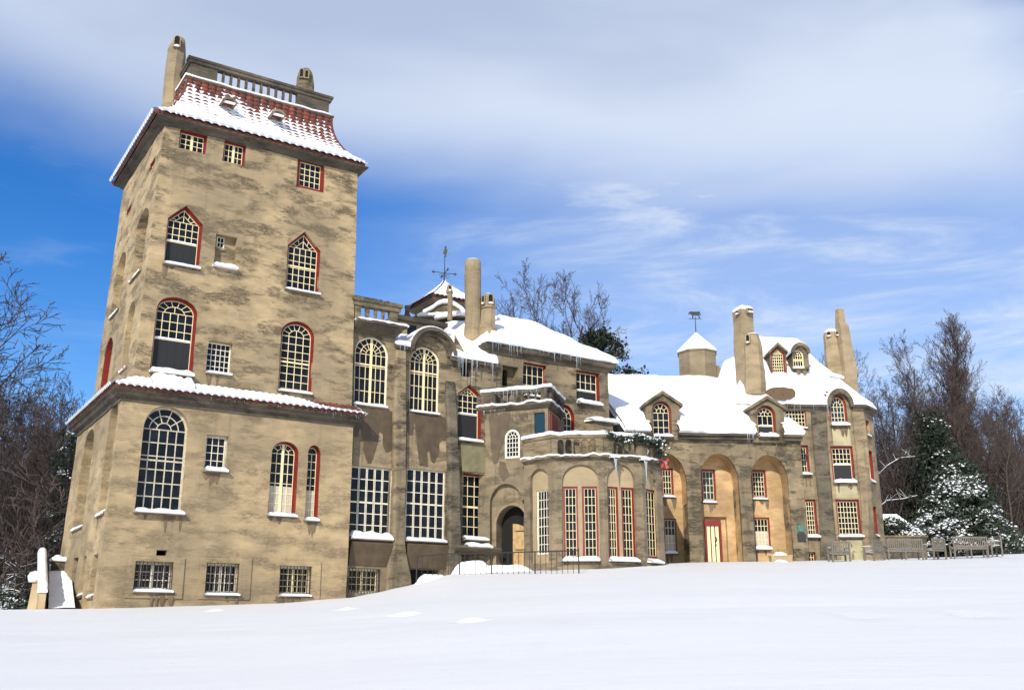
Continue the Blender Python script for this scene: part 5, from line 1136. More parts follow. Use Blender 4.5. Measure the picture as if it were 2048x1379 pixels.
wall(mb, G2, [(0, ZB), (G2.L, ZB), (G2.L, zGe), (0, zGe)]); wall(mb, G3, [(0, ZB), (5, ZB), (5, zGe), (0, zGe)], [])
wall(mb, Pl(GT.P(GL, 0)[:2], d=(0, 1), nn=(-1, 0)), [(0, ZB), (6, ZB), (6, zGe), (0, zGe)], [])
mb.build('end_tower_wall', 'smooth_concrete', castle, wobble=.035, merge=True)
plate('render_panel', GT, [(1663, 851), (1697, 851), (1703, 890), (1667, 890)], 'pale_green_stone', w1=.015); plate('render_panel', GT, [(1670, 966), (1712, 966), (1717, 995), (1673, 995)], 'pale_green_stone', w1=.015)
plate('render_panel', GT, [(1680, 1078), (1724, 1078), (1728, 1130), (1684, 1130)], 'pale_green_stone', w1=.015)
pier([(1135, 1642, 1676), (1075, 1641, 1672), (1000, 1637, 1665), (890, 1627, 1656), (820, 1622, 1652)], 'grey_concrete', .14, GT)
pier([(1135, 1728, 1752), (1000, 1722, 1745), (890, 1711, 1736), (822, 1703, 1728)], 'smooth_concrete', .12, GT)
pth = [GT.P(GL, 0)[:2], GT.P(ghl, 0)[:2]]; mb = MB(); pf = [(-.1, zGe - .3), (.05, zGe - .3), (.15, zGe - .15), (.28, zGe - .1), (.3, zGe), (-.1, zGe)]
sweep(mb, pth, pf, False, side=1); sweep(mb, [GT.P(ghr, 0)[:2], c0_[:], c1_[:], G3.P(5, 0)[:2]], pf, False, side=1)
A_ = [(gc + gr * 1.16 * cos(pi * i / 16), zGe - .1 + (gz - zGe + .1) * sin(pi * i / 16)) for i in range(17)]; B_ = [(gc + gr * .86 * cos(pi * i / 16), zGe - .1 + (gz - zGe - .18) * sin(pi * i / 16)) for i in range(17)]
mb.ring(GT, A_, B_, -2.2, .3, closed=False); mb.build('cornice', 'grey_concrete', castle, wobble=.02)
mb = MB(); mb.ring(GT, [(gc + (p[0] - gc) * 1.03, p[1] + .12) for p in A_][1:-1], A_[1:-1], -2.1, .2, closed=False); mb.build('hood_snow', 'snow', castle)
# its roof: steep lower slope, rounded crown
base = [V((*p, zGe)) for p in (GT.P(GL - .1, 0, .3)[:2], GT.P(GR + .1, 0, .3)[:2], (c1_.x + .25, c1_.y - .1), (c1_.x + .5, c1_.y + 5), (GT.P(GL, 0)[0], c1_.y + 6))]
Yt = 55.6; tl_, tr_ = at(1500, 700, Yt), at(1622, 715, Yt); mid = [V((tl_.x, Yt, tl_.z)), V((tr_.x, Yt, tr_.z)), V((tr_.x + .2, Yt + .8, tr_.z)), V((tr_.x, Yt + 3, tr_.z)), V((tl_.x, Yt + 3, tl_.z))]
tp = [at(1513, 680, Yt + .5), at(1596, 684, Yt + .5)]; top = [tp[0], tp[1], tp[1] + V((.1, .6, 0)), tp[1] + V((-.2, 1.8, 0)), tp[0] + V((0, 1.8, 0))]
def loftm(mb, rings, sub=14, amp=.05, off=0.0):
    """lofted roof with subdivided sides"""
    for k_ in range(len(rings) - 1):
        A_, B_ = rings[k_], rings[k_ + 1]
        for i in range(len(A_)):
            j = (i + 1) % len(A_)
            def f(s, t, A_=A_, B_=B_, i=i, j=j):
                p = A_[i].lerp(A_[j], s).lerp(B_[i].lerp(B_[j], s), t); return p + V((0, -.5, .8)) * off + V((0, 0, 1)) * (noise.noise(p * .7) * amp + noise.noise(p * 2.2) * amp * .4)
            mb.grid(f, sub * 2, sub)
    mb.f[:] = [f_ for f_ in mb.f if not (lambda c_: GT.P(ghl + .05, 0).x < c_.x < GT.P(ghr - .05, 0).x and c_.z < gz - .05 and c_.y < 54.5)(sum((mb.v[i] for i in f_), V()) / len(f_))]
    mb.poly([p + V((0, -.5, .8)) * off for p in rings[-1]])
rings = [base, [p + V((0, 0, .05)) for p in base], mid, top]
rf = MB(); loftm(rf, [base, [b.lerp(m_, .06) for b, m_ in zip(base, mid)], mid, top], 16, 0); ro = rf.build('end_tower_roof', 'thatch_patch', castle)
sn = MB(); b2 = [p + V((0, 0, .02)) for p in base]; loftm(sn, [b2, [b.lerp(m_, .06) + V((0, 0, .22)) for b, m_ in zip(base, mid)], [m_ + V((0, 0, .2)) for m_ in mid], [t + V((0, 0, .25)) for t in top]], 16, .06); sn.build('roof_snow', 'snow', ro, smooth=True)
pcn = [base[0].lerp(base[1], s_).lerp(mid[0].lerp(mid[1], s_), t_) for s_, t_ in ((.0, .2),)]
m_ = MB(); o = []
for i in range(28):
    t = 2 * pi * i / 28; x, y = 1561 + 30 * cos(t) + noise.noise(V((i * .9, 0, 1))) * 4, 783 + 10 * sin(t) + (5 if sin(t) > 0 else 0) + noise.noise(V((i * .9, 3, 1))) * 2.2; o.append((x, y))
# plane of the front slope
e1 = base[1] - base[0]; e2 = mid[0] - base[0]; nn_ = e1.cross(e2).normalized(); nn_ = nn_ if nn_.z > 0 else -nn_
pts_ = []
for x, y in o: r = ray(x, y); t = (base[0].dot(nn_) + .21) / r.dot(nn_); pts_.append(r * t)
m_.poly(pts_); m_.v.append(V()); m_.v.pop(); m_.build('bare_patch', 'thatch_patch', ro)
icicles((GT.P(GL + 2, zGe - .02, .3), GT.P(ghl, zGe - .02, .3)), 'icicle_fringe', ro, .7, 11, 51)
# dormers on it
DP = Pl(at(1550, 720, 53.75)[:2], radians(90))
dormer(DP, (1553.6, 685), (1536, 704), (1572.6, 701), (('gable', [(1556, 693), (1541.5, 705), (1569.5, 707), (1571, 746), (1543, 745)], 5, 6), dict(r=.1, tf=.09, sill=.08, sd=.15, bar=.03)), 752, backd=2, face_w=.06)
dormer(DP, (1598, 686), (1579, 706), (1617, 706), (('arch', [(1596, 699), (1585.5, 710), (1607, 710), (1608, 733), (1586, 733)], 4, 2), dict(fr='cream_paint', r=.1, tf=.04, rail=(1596, 718), sill=.06, sd=.12, spokes=5)), 738, kind='arch', backd=2, face_w=.06)
# chimneys right
an = .35
ch, c, _ = chimney([(1479, 1531, 800), (1477, 1529, 770), (1472, 1524, 730), (1470, 1508, 700), (1467.5, 1505, 632), (1467, 1505, 622)], 53.2, 4, 0, ang=an, snowcap=.35)
vent(ch, at(1492, 626, 53.2) + V((.1, -.55, 0)), .3, .16, (.35, -1), arch=False); vent(ch, at(1474, 628, 53.2) + V((-.05, -.35, 0)), .18, .14, (-.9, -.5), arch=False)
ch, c, _ = chimney([(1488, 1531, 790), (1488, 1529, 740), (1488, 1524, 700), (1489, 1521, 685), (1494, 1516, 668)], 52.6, 8, snowcap=.08); vent(ch, at(1496, 680, 52.6) + V((-.1, -.38, 0)), .16, .4, (-.5, -1))
ch, c, _ = chimney([(1655, 1695, 780), (1652, 1690, 730), (1648, 1680, 690), (1647, 1676, 672), (1649, 1675, 665)], 55.0, 8, snowcap=.25)
vent(ch, at(1655, 671, 55) + V((-.05, -.4, 0)), .18, .22, (-.3, -1)); vent(ch, at(1668, 670, 55) + V((.05, -.4, 0)), .16, .2, (.3, -1))
chimney([(1682, 1714, 800), (1678, 1711, 740), (1675, 1700, 680), (1673, 1695, 652), (1672.5, 1690, 646), (1672, 1687, 619)], 54.6, 4, ang=.25)
a, b = at(1655, 752, 53.9), at(1683, 758, 53.9); mb = MB(); snow_ridge(mb, a, b, (0, -1), .5, .2); mb.build('ledge_snow', 'snow', castle, smooth=True)
# background polygonal turret with snow cone and animal vane
Yk = 60; a, b = at(1355, 706, Yk), at(1433, 706, Yk); cc = (a + b) / 2; rk = (b.x - a.x) / 2; mb = MB()
R8 = lambda r_, z_: [V((cc.x + cos(pi * j / 4 + .2) * r_, Yk + sin(pi * j / 4 + .2) * r_, z_)) for j in range(8)]
mb.loft([R8(rk, cc.z - 5), R8(rk, cc.z - .1)]); mb.loft([R8(rk * 1.03, cc.z - .1), R8(rk * 1.06, cc.z)]); tt = mb.build('turret', 'chimney_concrete', castle, wobble=.02)
za = zat(1393, 664, Yk); mb = MB(); mb.loft([R8(rk * 1.07, cc.z), R8(rk * 1.05, cc.z + .12), R8(rk * .52, cc.z + (za - cc.z) * .56), R8(.03, za)]); mb.build('snow', 'snow', tt)
weathervane(V((cc.x, Yk, za)), zat(1393, 632, Yk) - za, 'ox', Yk)
mb = MB(); mb.loft([[at(x1, y_, 59.5), at(x2, y_, 59.5), at(x2, y_, 61), at(x1, y_, 61)] for x1, x2, y_ in ((1428, 1452, 770), (1428, 1446, 745), (1428, 1438, 730))]); mb.build('turret_buttress', 'chimney_concrete', castle, wobble=.02)
mb = MB(); slab(mb, at(1430, 775, 55.5), at(1500, 775, 55.5), at(1500, 700, 58.5), at(1445, 728, 58.5), .2, amp=.12); mb.build('roof_snow', 'snow', castle, smooth=True)


TWARP.clear()
# ------------------------------------------------------------------ ground
CT = [(-900, 1232, 36), (-300, 1224, 36), (0, 1218, 36.5), (190, 1216, 36), (560, 1206, 39.4), (697, 1195, 40.7), (750, 1184, 41), (800, 1172, 41.4), (835, 1163, 40), (900, 1145, 39.6), (1000, 1142, 40.2),
      (1110, 1140, 41.0), (1210, 1136.5, 42.2), (1290, 1131, 43.5), (1335, 1125.5, 46), (1430, 1123, 49.8), (1600, 1120.5, 50.6), (1740, 1117, 51.6), (1900, 1113, 54), (2048, 1106, 58), (2500, 1092, 62), (3300, 1085, 66)]
CTt = []
for px, py, Y in CT: r = ray(px, py); CTt.append((r.x / r.y, r.z / r.y * Y, Y))
def contact(a):
    if a <= CTt[0][0]: return CTt[0][1], CTt[0][2]
    for (a0, z0, y0), (a1, z1, y1) in zip(CTt, CTt[1:]):
        if a < a1: t = (a - a0) / (a1 - a0); t = t * t * (3 - 2 * t) * .35 + t * .65; return z0 + (z1 - z0) * t, y0 + (y1 - y0) * t
    return CTt[-1][1], CTt[-1][2]
prints = [(692, 1218, 30, 3), (810, 1228, 42, 4), (945, 1237, 44, 4), (1142, 1240, 58, 5), (1300, 1237, 50, 4), (1503, 1233, 55, 5), (1707, 1227, 58, 5), (1930, 1224, 72, 5), (430, 1220, 26, 2), (1230, 1262, 30, 2), (1050, 1300, 50, 2)]
_SM = {}
def smS(a):
    k = int(floor(a / .02)); f = a / .02 - k; r = []
    for q in (k, k + 1):
        if q not in _SM:
            v = 0; ws = 0
            for i in range(-24, 25):
                zz, yy = contact(q * .02 + i * .02); w_ = exp(-(i / 11) ** 2); v += w_ * (zz + 1.6) / yy; ws += w_
            _SM[q] = v / ws
        r.append(_SM[q])
    return r[0] * (1 - f) + r[1] * f
def gz0(x, y):
    if y < 4: a = x / 4; t0 = 0
    else: a = x / y
    a = max(-1.2, min(1.6, a)); zc, yc = contact(a); t = y / yc
    if t < 1:
        S = (zc + 1.6) / yc; Ss = smS(a); tt = max(0, t); z = -1.6 + max(-12, y) * (Ss + (S - Ss) * tt ** 7)
    else:
        z = zc + (y - yc) * .004
        if a < -.405: z -= (y - yc) * .02 + max(0, min(6, (y - yc) * .45)) * min(1, (-.405 - a) / .02)
        if y > 75: z -= (y - 75) * .01
    return z
PR = []
for px, py, wpx, hp in prints:
    r = ray(px, py); lo, hi = 3.0, 60.0
    for _ in range(40):
        m_ = (lo + hi) / 2
        if r.z / r.y * m_ < gz0(r.x / r.y * m_, m_): hi = m_
        else: lo = m_
    PR.append((r.x / r.y * lo, lo, wpx / 2110 * lo * .5, .42))
def gz(x, y):
    z = gz0(x, y)
    if 0 < y < 60:
        z += noise.noise(V((x * .16, y * .3, 0))) * .05 + noise.noise(V((x * .7, y * 1.3, 3))) * .012
        for (cx_, cy_, rx, ry) in PR:
            dx, dy = (x - cx_) / rx, (y - cy_) / ry
            if abs(dx) < 2 and abs(dy) < 3: z += (.075 + .05 * (cx_ > 2)) * exp(-dx ** 4) * (exp(-(dy - .5) ** 2 * 5) * .9 - exp(-(dy + .45) ** 2 * 5)) * (1.1 + .5 * noise.noise(V((x * 3, y * 1.5, 0))))
    return z
def steps(segs):
    o = []
    for a, b, d in segs:
        k_ = max(1, round((b - a) / d)); o += [a + (b - a) * i / k_ for i in range(k_)]
    return o + [segs[-1][1]]
xs = steps([(-2500, -200, 600), (-200, -60, 20), (-60, -26, 2), (-26, 34, .22), (34, 90, 2.5), (90, 260, 30), (260, 2500, 600)])
ys = steps([(-600, -40, 140), (-40, 4, 4), (4, 20, .8), (20, 37, .11), (37, 62, .35), (62, 100, 3), (100, 300, 30), (300, 2500, 500)])
mb = MB()
for y in ys:
    for x in xs: mb.v.append(V((x, y, gz(x, y) if abs(x) < 250 and y < 300 else gz0(max(-250, min(250, x)), max(-40, min(300, y))))))
nx = len(xs)
for j in range(len(ys) - 1):
    for i in range(nx - 1): a = j * nx + i; mb.f.append((a, a + 1, a + nx + 1, a + nx))
g = mb.build('ground', 'lawn_snow', smooth=True); g['kind'] = 'structure'
def on(px, Y): r = ray(px, 1100); x = r.x / r.y * Y; return V((x, Y, gz(x, Y)))

# snow drift by the basement area and steps snow at the porch
mb = MB()
def mound(mb, c, rx, ry, h, seed=0, k_=26):
    def f(s, t):
        u_, v_ = s * 2 - 1, t * 2 - 1; q = max(0, 1 - (abs(u_) ** 2.6 + abs(v_) ** 2.6)); x, y = c.x + u_ * rx, c.y + v_ * ry
        return V((x, y, c.z - .35 + (h + .35) * min(1, q * 1.15) ** .8 + noise.noise(V((x * 1.5, y * 1.5, seed))) * .08))
    mb.grid(f, k_, k_); return mb
c = on(868, 39.9); mound(mb, V((c.x, 39.9, at(868, 1166, 39.9).z)), .85, .5, .32, 3); o = mb.build('snow_drift', 'snow', smooth=True); tag(o, 'low drift of snow heaped at the left end of the iron railing', 'snow drift')
mb = MB(); c = at(945, 1143, 42.6); mound(mb, c, .95, .7, .42, 5); c = at(1010, 1143, 42.3); mound(mb, c, 1.5, .7, .28, 6); o = mb.build('porch_snow', 'snow', smooth=True); tag(o, 'deep snow covering the steps in front of the arched doorway', 'snow pile')

# ------------------------------------------------------------------ iron railing
ra, rb = at(834, 1111.5, 39.7), at(1157, 1099.5, 39.0)
rail = empty('iron_railing', (ra.x, ra.y, ra.z - .7), 'thin black iron railing standing in the snow before the porch', 'railing')
inv = V((-ra.x, -ra.y, -(ra.z - .7)))
def rp(t): return ra.lerp(rb, t) + inv
ln = (rb - ra).length; mb = MB()
def rz(p): return gz(p.x - inv.x, p.y - inv.y) + inv.z - .05
mb.tube([rp(0), rp(.2) + V((0, 0, .06)), rp(.45) + V((0, 0, .03)), rp(1)], [.022] * 4, 6); mb.build('top_rail', 'iron', rail)
nb = 30
for i in range(nb + 1):
    t = i / nb; p = rp(t) + V((0, 0, .05 * sin(pi * min(1, t * 2)))); post = i in (0, 8, 14, 22, 30)
    m2 = MB(); r_ = .026 if post else .011; m2.tube([V((p.x, p.y, rz(p))), p + V((0, 0, .08 if i == nb else 0))], [r_, r_], 6); m2.build('post' if post else 'bar', 'iron', rail)

# ------------------------------------------------------------------ snow-covered stair parapet at the far left
pw = empty('stair_parapet', on(85, 36.6), 'snow-capped stair parapet beside the left foot of the tower', 'parapet')
il = pw.location
a = at(88, 1200, 35.9); zt0 = at(85, 1178, 35.9).z; zt1 = at(85, 1106, 41.5).z
dirp = V((TLl.d.x * -1, TLl.d.y * -1, 0)); 
def prl(p): return V(p) - il
P_a = at(86, 1182, 36.2); P_b = at(84, 1104, 42.5)
sidev = V((1, .0, 0)); mb = MB(); W_ = .12
mb.box8([prl(q) for q in (P_a - sidev * W_ - V((0, 0, 2.2)), P_a + sidev * W_ - V((0, 0, 2.2)), P_b + sidev * W_ - V((0, 0, 4)), P_b - sidev * W_ - V((0, 0, 4)), P_a - sidev * W_, P_a + sidev * W_, P_b + sidev * W_, P_b - sidev * W_)]); mb.build('parapet_wall', 'pale_concrete', pw)
mb = MB()
def pcap(s, t):
    p = P_a.lerp(P_b, t) + V((0, -.06 if t == 0 else 0, 0)); an_ = pi * s; e = min(1, .55 + t * 12, .55 + (1 - t) * 12)
    return prl(p + sidev * (-cos(an_) * (W_ + .06)) + V((0, 0, (sin(an_) ** .6 * .30 * e - .03 + noise.noise(p * 1.3) * .03))))
mb.grid(pcap, 12, 40); mb.poly([pcap(i / 12, 0) for i in range(13)]); mb.build('snow', 'snow', pw, smooth=True)
mb = MB(); q0, q1 = at(50, 1225, 37.5), at(82, 1225, 37.2); q2, q3 = at(68, 1150, 38.3), at(82, 1150, 38.3)
mb.box8([prl(q) for q in (q0 - V((0, 0, .5)), q1 - V((0, 0, .5)), q1 + V((0, .5, -.5)), q0 + V((0, .5, -.5)), q2, q3, q3 + V((0, .5, 0)), q2 + V((0, .5, 0)))]); mb.build('buttress', 'pale_concrete', pw)
mb = MB(); c = at(71, 1152, 38.3); mb.loft([[prl(c + V((cos(j * pi / 5) * r_, sin(j * pi / 5) * r_, z_))) for j in range(10)] for r_, z_ in ((.22, -.2), (.27, 0), (.2, .15), (.06, .2))]); mb.build('snow', 'snow', pw, smooth=True)
mb = MB(); e0, e1 = at(82, 1112, 42.4), at(104, 1112, 42.4)
lw = empty('low_wall', at(118, 1150, 42.0), 'short snow-topped wall joining the stair parapet to the tower', 'wall'); jl = lw.location
a0, a1 = at(103, 1118, 42.0), at(140, 1120, 42.0); mb = MB(); mb.box8([V(q) - jl for q in (a0 - V((0, 0, 3)), a1 - V((0, 0, 3)), a1 + V((0, .6, -3)), a0 + V((0, .6, -3)), a0, a1, a1 + V((0, .6, 0)), a0 + V((0, .6, 0)))]); mb.build('wall', 'dark_trim', lw)
mb = MB(); snow_ridge(mb, a0 - jl + V((-.05, .6, 0)), a1 - jl + V((0, .6, 0)), (0, -1), .7, .2); mb.build('snow', 'snow', lw, smooth=True)
mb = MB(); b0, b1 = at(97, 1216, 36.5), at(150, 1216, 36.5); t0, t1 = at(99, 1128, 43), at(140, 1130, 43)
def stf(s, t):
    p = b0.lerp(b1, s).lerp(t0.lerp(t1, s), t); st = t * 9; return V((p.x, p.y, p.z + noise.noise(p * 2) * .04 + .06 * (abs((st % 1) - .5))))
mb.grid(stf, 16, 60); o = mb.build('stair_snow', 'snow', smooth=True); o['kind'] = 'structure'

# ------------------------------------------------------------------ garden seats
def seat(width, name, label, group, loc, rz):
    t = empty(name, loc, label, 'bench' if width > 1 else 'chair', group, rz); w2 = width / 2; q = Pl((0, 0), d=(1, 0), nn=(0, -1))
    def bx(nm, *b, parent=t, mat='weathered_teak'):
        m_ = MB()
        for (x0, x1, y0, y1, z0, z1) in b: m_.box8([V(p) for p in ((x0, y0, z0), (x1, y0, z0), (x1, y1, z0), (x0, y1, z0), (x0, y0, z1), (x1, y0, z1), (x1, y1, z1), (x0, y1, z1))])
        return m_.build(nm, mat, parent)
    for sx_ in (-1, 1):          # front of the seat looks along -y
        x = sx_ * (w2 - .035)
        bx('leg', (x - .035, x + .035, -.26, -.19, -.1, .64)); bx('leg', (x - .035, x + .035, .22, .29, -.1, .95)); bx('armrest', (x - .045, x + .045, -.32, .24, .64, .675))
    if width > 1: bx('leg', (-.03, .03, -.26, -.19, -.1, .4)); bx('leg', (-.03, .03, .22, .28, -.1, .4))
    bx('seat', *[(-w2 + .02, w2 - .02, -.28 + i * .105, -.2 + i * .105, .42, .445) for i in range(5)], (-w2 + .04, w2 - .04, -.25, -.21, .33, .42), (-w2 + .04, w2 - .04, .21, .25, .33, .42))
    nsl = int(width / .115); bx('backrest', (-w2 + .06, w2 - .06, .235, .275, .87, .955), (-w2 + .06, w2 - .06, .235, .275, .47, .53), *[(-w2 + .1 + (width - .2) * (i + .5) / nsl - .024, -w2 + .1 + (width - .2) * (i + .5) / nsl + .024, .245, .265, .53, .87) for i in range(nsl)])
    m_ = MB(); snow_ridge(m_, V((-w2 + .05, .2, .445)), V((w2 - .05, .2, .445)), (0, -1), .44, .07); m_.build('snow', 'snow', t, smooth=True)
    for sx_ in (-1, 1): m_ = MB(); snow_ridge(m_, V((sx_ * (w2 - .035), -.32, .675)), V((sx_ * (w2 - .035), .2, .675)), (1 if sx_ > 0 else -1, 0), .02, .02); m_.build('arm_snow', 'snow', t, smooth=True)
    return t
def spot(px, py, Y): p = at(px, py, Y); return V((p.x, p.y, p.z + .02))
seat(.92, 'garden_armchair', 'weathered slatted armchair standing alone, nearest the castle wall', 'slatted garden seats on the snow', spot(1679, 1124, 48.5), radians(188))
seat(.92, 'garden_armchair', 'slatted armchair turned left, just left of the nearer long bench', 'slatted garden seats on the snow', spot(1748, 1122, 49), radians(222))
seat(1.75, 'garden_bench', 'long slatted bench between two armchairs, the one nearer the castle', 'slatted garden seats on the snow', spot(1808, 1118, 50), radians(183))
seat(.92, 'garden_armchair', 'slatted armchair between the two long benches', 'slatted garden seats on the snow', spot(1872, 1116, 51), radians(208))
seat(1.75, 'garden_bench', 'long slatted bench farther right, below the snowy evergreen', 'slatted garden seats on the snow', spot(1939, 1112, 52), radians(181))
seat(.92, 'garden_armchair', 'slatted armchair seen from its side at the far right end', 'slatted garden seats on the snow', spot(1989, 1109, 52.6), radians(262))

# ------------------------------------------------------------------ planter by the arcade
c = on(1560, 49.4); pt = empty('stone_planter', c, 'low concrete planter with snow and dry grass by the arcade', 'planter')
mb = MB(); mb.loft([[V((x * s_, y * s_, z_)) for x, y in ((-.48, -.25), (.48, -.25), (.48, .25), (-.48, .25))] for s_, z_ in ((.95, -.3), (1, .0), (1.03, .22), (1.08, .24), (1.08, .3))]); mb.build('trough', 'pale_concrete', pt, wobble=.01)
mb = MB(); mound(mb, V((0, 0, .3)), .5, .27, .14, 2, 14); mb.build('snow', 'snow', pt, smooth=True)
mb = MB(); rnd = random.Random(5)
for i in range(130):
    x, y = rnd.uniform(-.36, .36), rnd.uniform(-.18, .18); t = rnd.uniform(0, 6.28); l = rnd.uniform(.2, .42); d = V((cos(t) * .25, sin(t) * .25, 1)) * l; mb.tube([V((x, y, .35)), V((x, y, .35)) + d * .6, V((x, y, .35)) + d + V((cos(t), sin(t), 0)) * .06], [.006, .005, .002], 3)
mb.build('dry_grass', 'dry_grass', pt)

# ------------------------------------------------------------------ evergreen garland with red bow on the gallery
def leafquad(mb, p, s, rnd, up=.0):
    a = V((rnd.gauss(0, 1), rnd.gauss(0, 1), rnd.gauss(0, 1) + up)).normalized() * s; b = a.cross(V((rnd.gauss(0, 1), rnd.gauss(0, 1), rnd.gauss(0, 1)))).normalized() * s * rnd.uniform(.3, .6)
    mb.quad(p - a - b * .3, p - b, p + a, p + b)
P_r = [(fac[2].P(fac[2].u(1213, 868), fac[2].z(1213, 868), .2)), (fac[2].P(fac[2].u(1228, 880), fac[2].z(1228, 879), .22)), (fac[2].P(fac[2].u(1248, 882), fac[2].z(1248, 883), .22)), (fac[2].P(fac[2].u(1268, 872), fac[2].z(1268, 873), .22)),
       (fac[2].P(fac[2].u(1284, 880), fac[2].z(1284, 880), .22)), (fac[3].P(fac[3].u(1297, 888), fac[3].z(1297, 886), .22)), (fac[3].P(fac[3].u(1311, 884), fac[3].z(1311, 886), .3)), (fac[3].P(fac[3].u(1318, 880), fac[3].z(1318, 884), .25))]
P_d = [P_r[6], (fac[3].P(fac[3].u(1308, 900), fac[3].z(1308, 900), .3)), (fac[3].P(fac[3].u(1309, 917), fac[3].z(1309, 915), .3)), (fac[3].P(fac[3].u(1312, 925), fac[3].z(1312, 922), .3))]
gl = empty('garland', P_r[3], 'snowy evergreen garland with a red bow draped over the bay gallery rail', 'garland'); g0 = V(gl.location)
lf = MB(); sn = MB(); rnd = random.Random(3)
for P_, fat in ((P_r, .17), (P_d, .30)):
    for a, b in zip(P_, P_[1:]):
        k_ = int((b - a).length / .0022)
        for i in range(k_):
            p = a.lerp(b, i / k_) - g0 + V((rnd.gauss(0, .4), rnd.gauss(0, .4), rnd.gauss(0, .5))) * fat; leafquad(lf, p, .06, rnd)
            if rnd.random() < .10 and noise.noise(p * 6) > -.15: leafquad(sn, p + V((0, -.08, fat * .55)), .06, rnd)
lf.build('foliage', 'leaf_dark', gl); sn.build('snow', 'snow', gl)
mb = MB(); p = P_d[-1] - g0 + V((.08, -.12, -.05))
for a0, l in ((2.6, .2), (.4, .2), (-1.2, .34), (-2.0, .3)):
    d = V((cos(a0), -.15, sin(a0))) * l; s_ = V((-sin(a0), 0, cos(a0))) * .07; mb.box8([p - s_ * .3, p + s_ * .3, p + d + s_, p + d - s_, p - s_ * .3 + V((0, -.05, 0)), p + s_ * .3 + V((0, -.05, 0)), p + d + s_ + V((0, -.06, 0)), p + d - s_ + V((0, -.06, 0))])
m, k = new_mat('bow_red'); finish(k, (.35, .012, .01), .5)
mb.build('bow', 'bow_red', gl)

# ------------------------------------------------------------------ trees
def bare_tree(seed, H, spread, lean=.0, up=.35, cols=None, nl=(13, 8, 7, 4), trunk_r=.2, start=.22, form='round'):
    rnd = random.Random(seed); tr = MB(); tw = MB()
    def branch(p, d, L, r, lv):
        k_ = (7, 5, 4, 3, 2)[lv]; pts = [p]; rad = [r]; dd = d.normalized(); q = p.copy()
        for i in range(k_):
            dd = (dd + V((rnd.gauss(0, 1), rnd.gauss(0, 1), rnd.gauss(0, 1))) * (.07, .13, .17, .2, .22)[lv] + V((0, 0, up * (.0 if lv == 0 else .16)))).normalized()
            q = q + dd * (L / k_); pts.append(q.copy()); rad.append(max(.009, r * (1 - (i + 1) / k_ * (.82 if lv else .75))))
        (tr if lv < 2 else tw).tube(pts, rad, (7, 5, 4, 3, 3)[lv])
        if lv < len(nl):
            for j in range(nl[lv]):
                f = (start if lv == 0 else .18) + (1 - (start if lv == 0 else .18)) * (j + rnd.random() * .8) / nl[lv]; x = min(k_ - 1e-3, f * k_); i = int(x); c = pts[i].lerp(pts[i + 1], x - i)
                ax = (pts[i + 1] - pts[i]).normalized(); side = ax.orthogonal().normalized(); side = (Matrix.Rotation(rnd.uniform(0, 6.28) + j * 2.4, 3, ax) @ side)
                ang_ = rnd.uniform(.45, .95) * (spread if lv == 0 else 1.0); nd = ax * cos(ang_) + side * sin(ang_)
                if lv == 0: Lc = H * (.52 if form == 'round' else .3) * (1 - .62 * f) * rnd.uniform(.75, 1.15) * (1.0 if form == 'round' else 1.55)
                else: Lc = L * rnd.uniform(.38, .62) * (1 - .35 * f)
                branch(c, nd, Lc, max(.011, (rad[i] * .55 if lv else rad[i] * .5)), lv + 1)
    branch(V((0, 0, -.5)), V((lean, 0, 1)), H, trunk_r, 0)
    return tr, tw
def tree_proto(name, label, cat, group, seed, mat_t='bark', mat_w='twig', **kw):
    tr, tw = bare_tree(seed, **kw); t = empty(name, (0, 0, -50), label, cat, group); tr.build('trunk', mat_t, t); tw.build('crown', mat_w, t); return t
GRP = 'bare winter trees around the castle'
protos = {
 'A': tree_proto('bare_tree', '', 'tree', GRP, 11, H=16, spread=1.1, nl=(15, 8, 7, 5), trunk_r=.24),
 'B': tree_proto('bare_tree', '', 'tree', GRP, 23, H=16, spread=.9, nl=(14, 8, 7, 4), trunk_r=.2, start=.3, up=.6),
 'C': tree_proto('bare_tree', '', 'tree', GRP, 37, H=16, spread=1.0, nl=(12, 8, 6, 4), trunk_r=.16, start=.35, up=.5, mat_w='red_twig'),
 'D': tree_proto('poplar_tree', '', 'tree', GRP, 41, H=16, spread=.42, nl=(34, 9, 7, 4), trunk_r=.2, start=.08, up=1.3, form='col', mat_w='red_twig')}
usedp = set(); rt = random.Random(99)
def plant(key, px, Y, H, label, rz=None, sxy=1.0, zoff=0, px_top=None):
    t = protos[key] if key not in usedp else copy_tree(protos[key]); usedp.add(key)
    p = on(px, Y); t.location = p + V((0, 0, zoff)); t.rotation_euler = (0, 0, rz if rz is not None else rt.uniform(0, 6.28)); s_ = H / 16; t.scale = (s_ * sxy, s_ * sxy, s_); t['label'] = label; t['category'] = 'tree'; t['group'] = GRP; return t
def Htop(px, py, Y, zoff=0, k=.90): return k * Hraw(px, py, Y, zoff)
def Hraw(px, py, Y, zoff=0): return at(px, py, Y).z - on(px, Y).z - zoff
plant('A', -25, 50, Htop(-25, 500, 50, -5, .86), 'big bare tree with wide arching branches at the left edge', .6, 1.5, -5)
plant('B', 190, 62, Htop(190, 720, 62, -5, .97), 'bare tree whose crown touches the left side of the tower', 2.0, 1.0, -5)
plant('B', 985, 66, Htop(1000, 575, 66, 0, .95), 'bare tree behind the twin chimneys, left of the middle pair', 1.0, .8)
plant('A', 1100, 68, Htop(1100, 545, 68, 0, .87), 'bare round tree rising behind the middle snowy roof', 4.0, .9)
plant('C', 1210, 74, Htop(1210, 640, 74, 0, .95), 'thin bare tree behind the dark conifer in the middle', 0.4, .7)
plant('B', 1735, 66, Htop(1735, 700, 66), 'bare tree immediately right of the end tower', 5.0, .75)
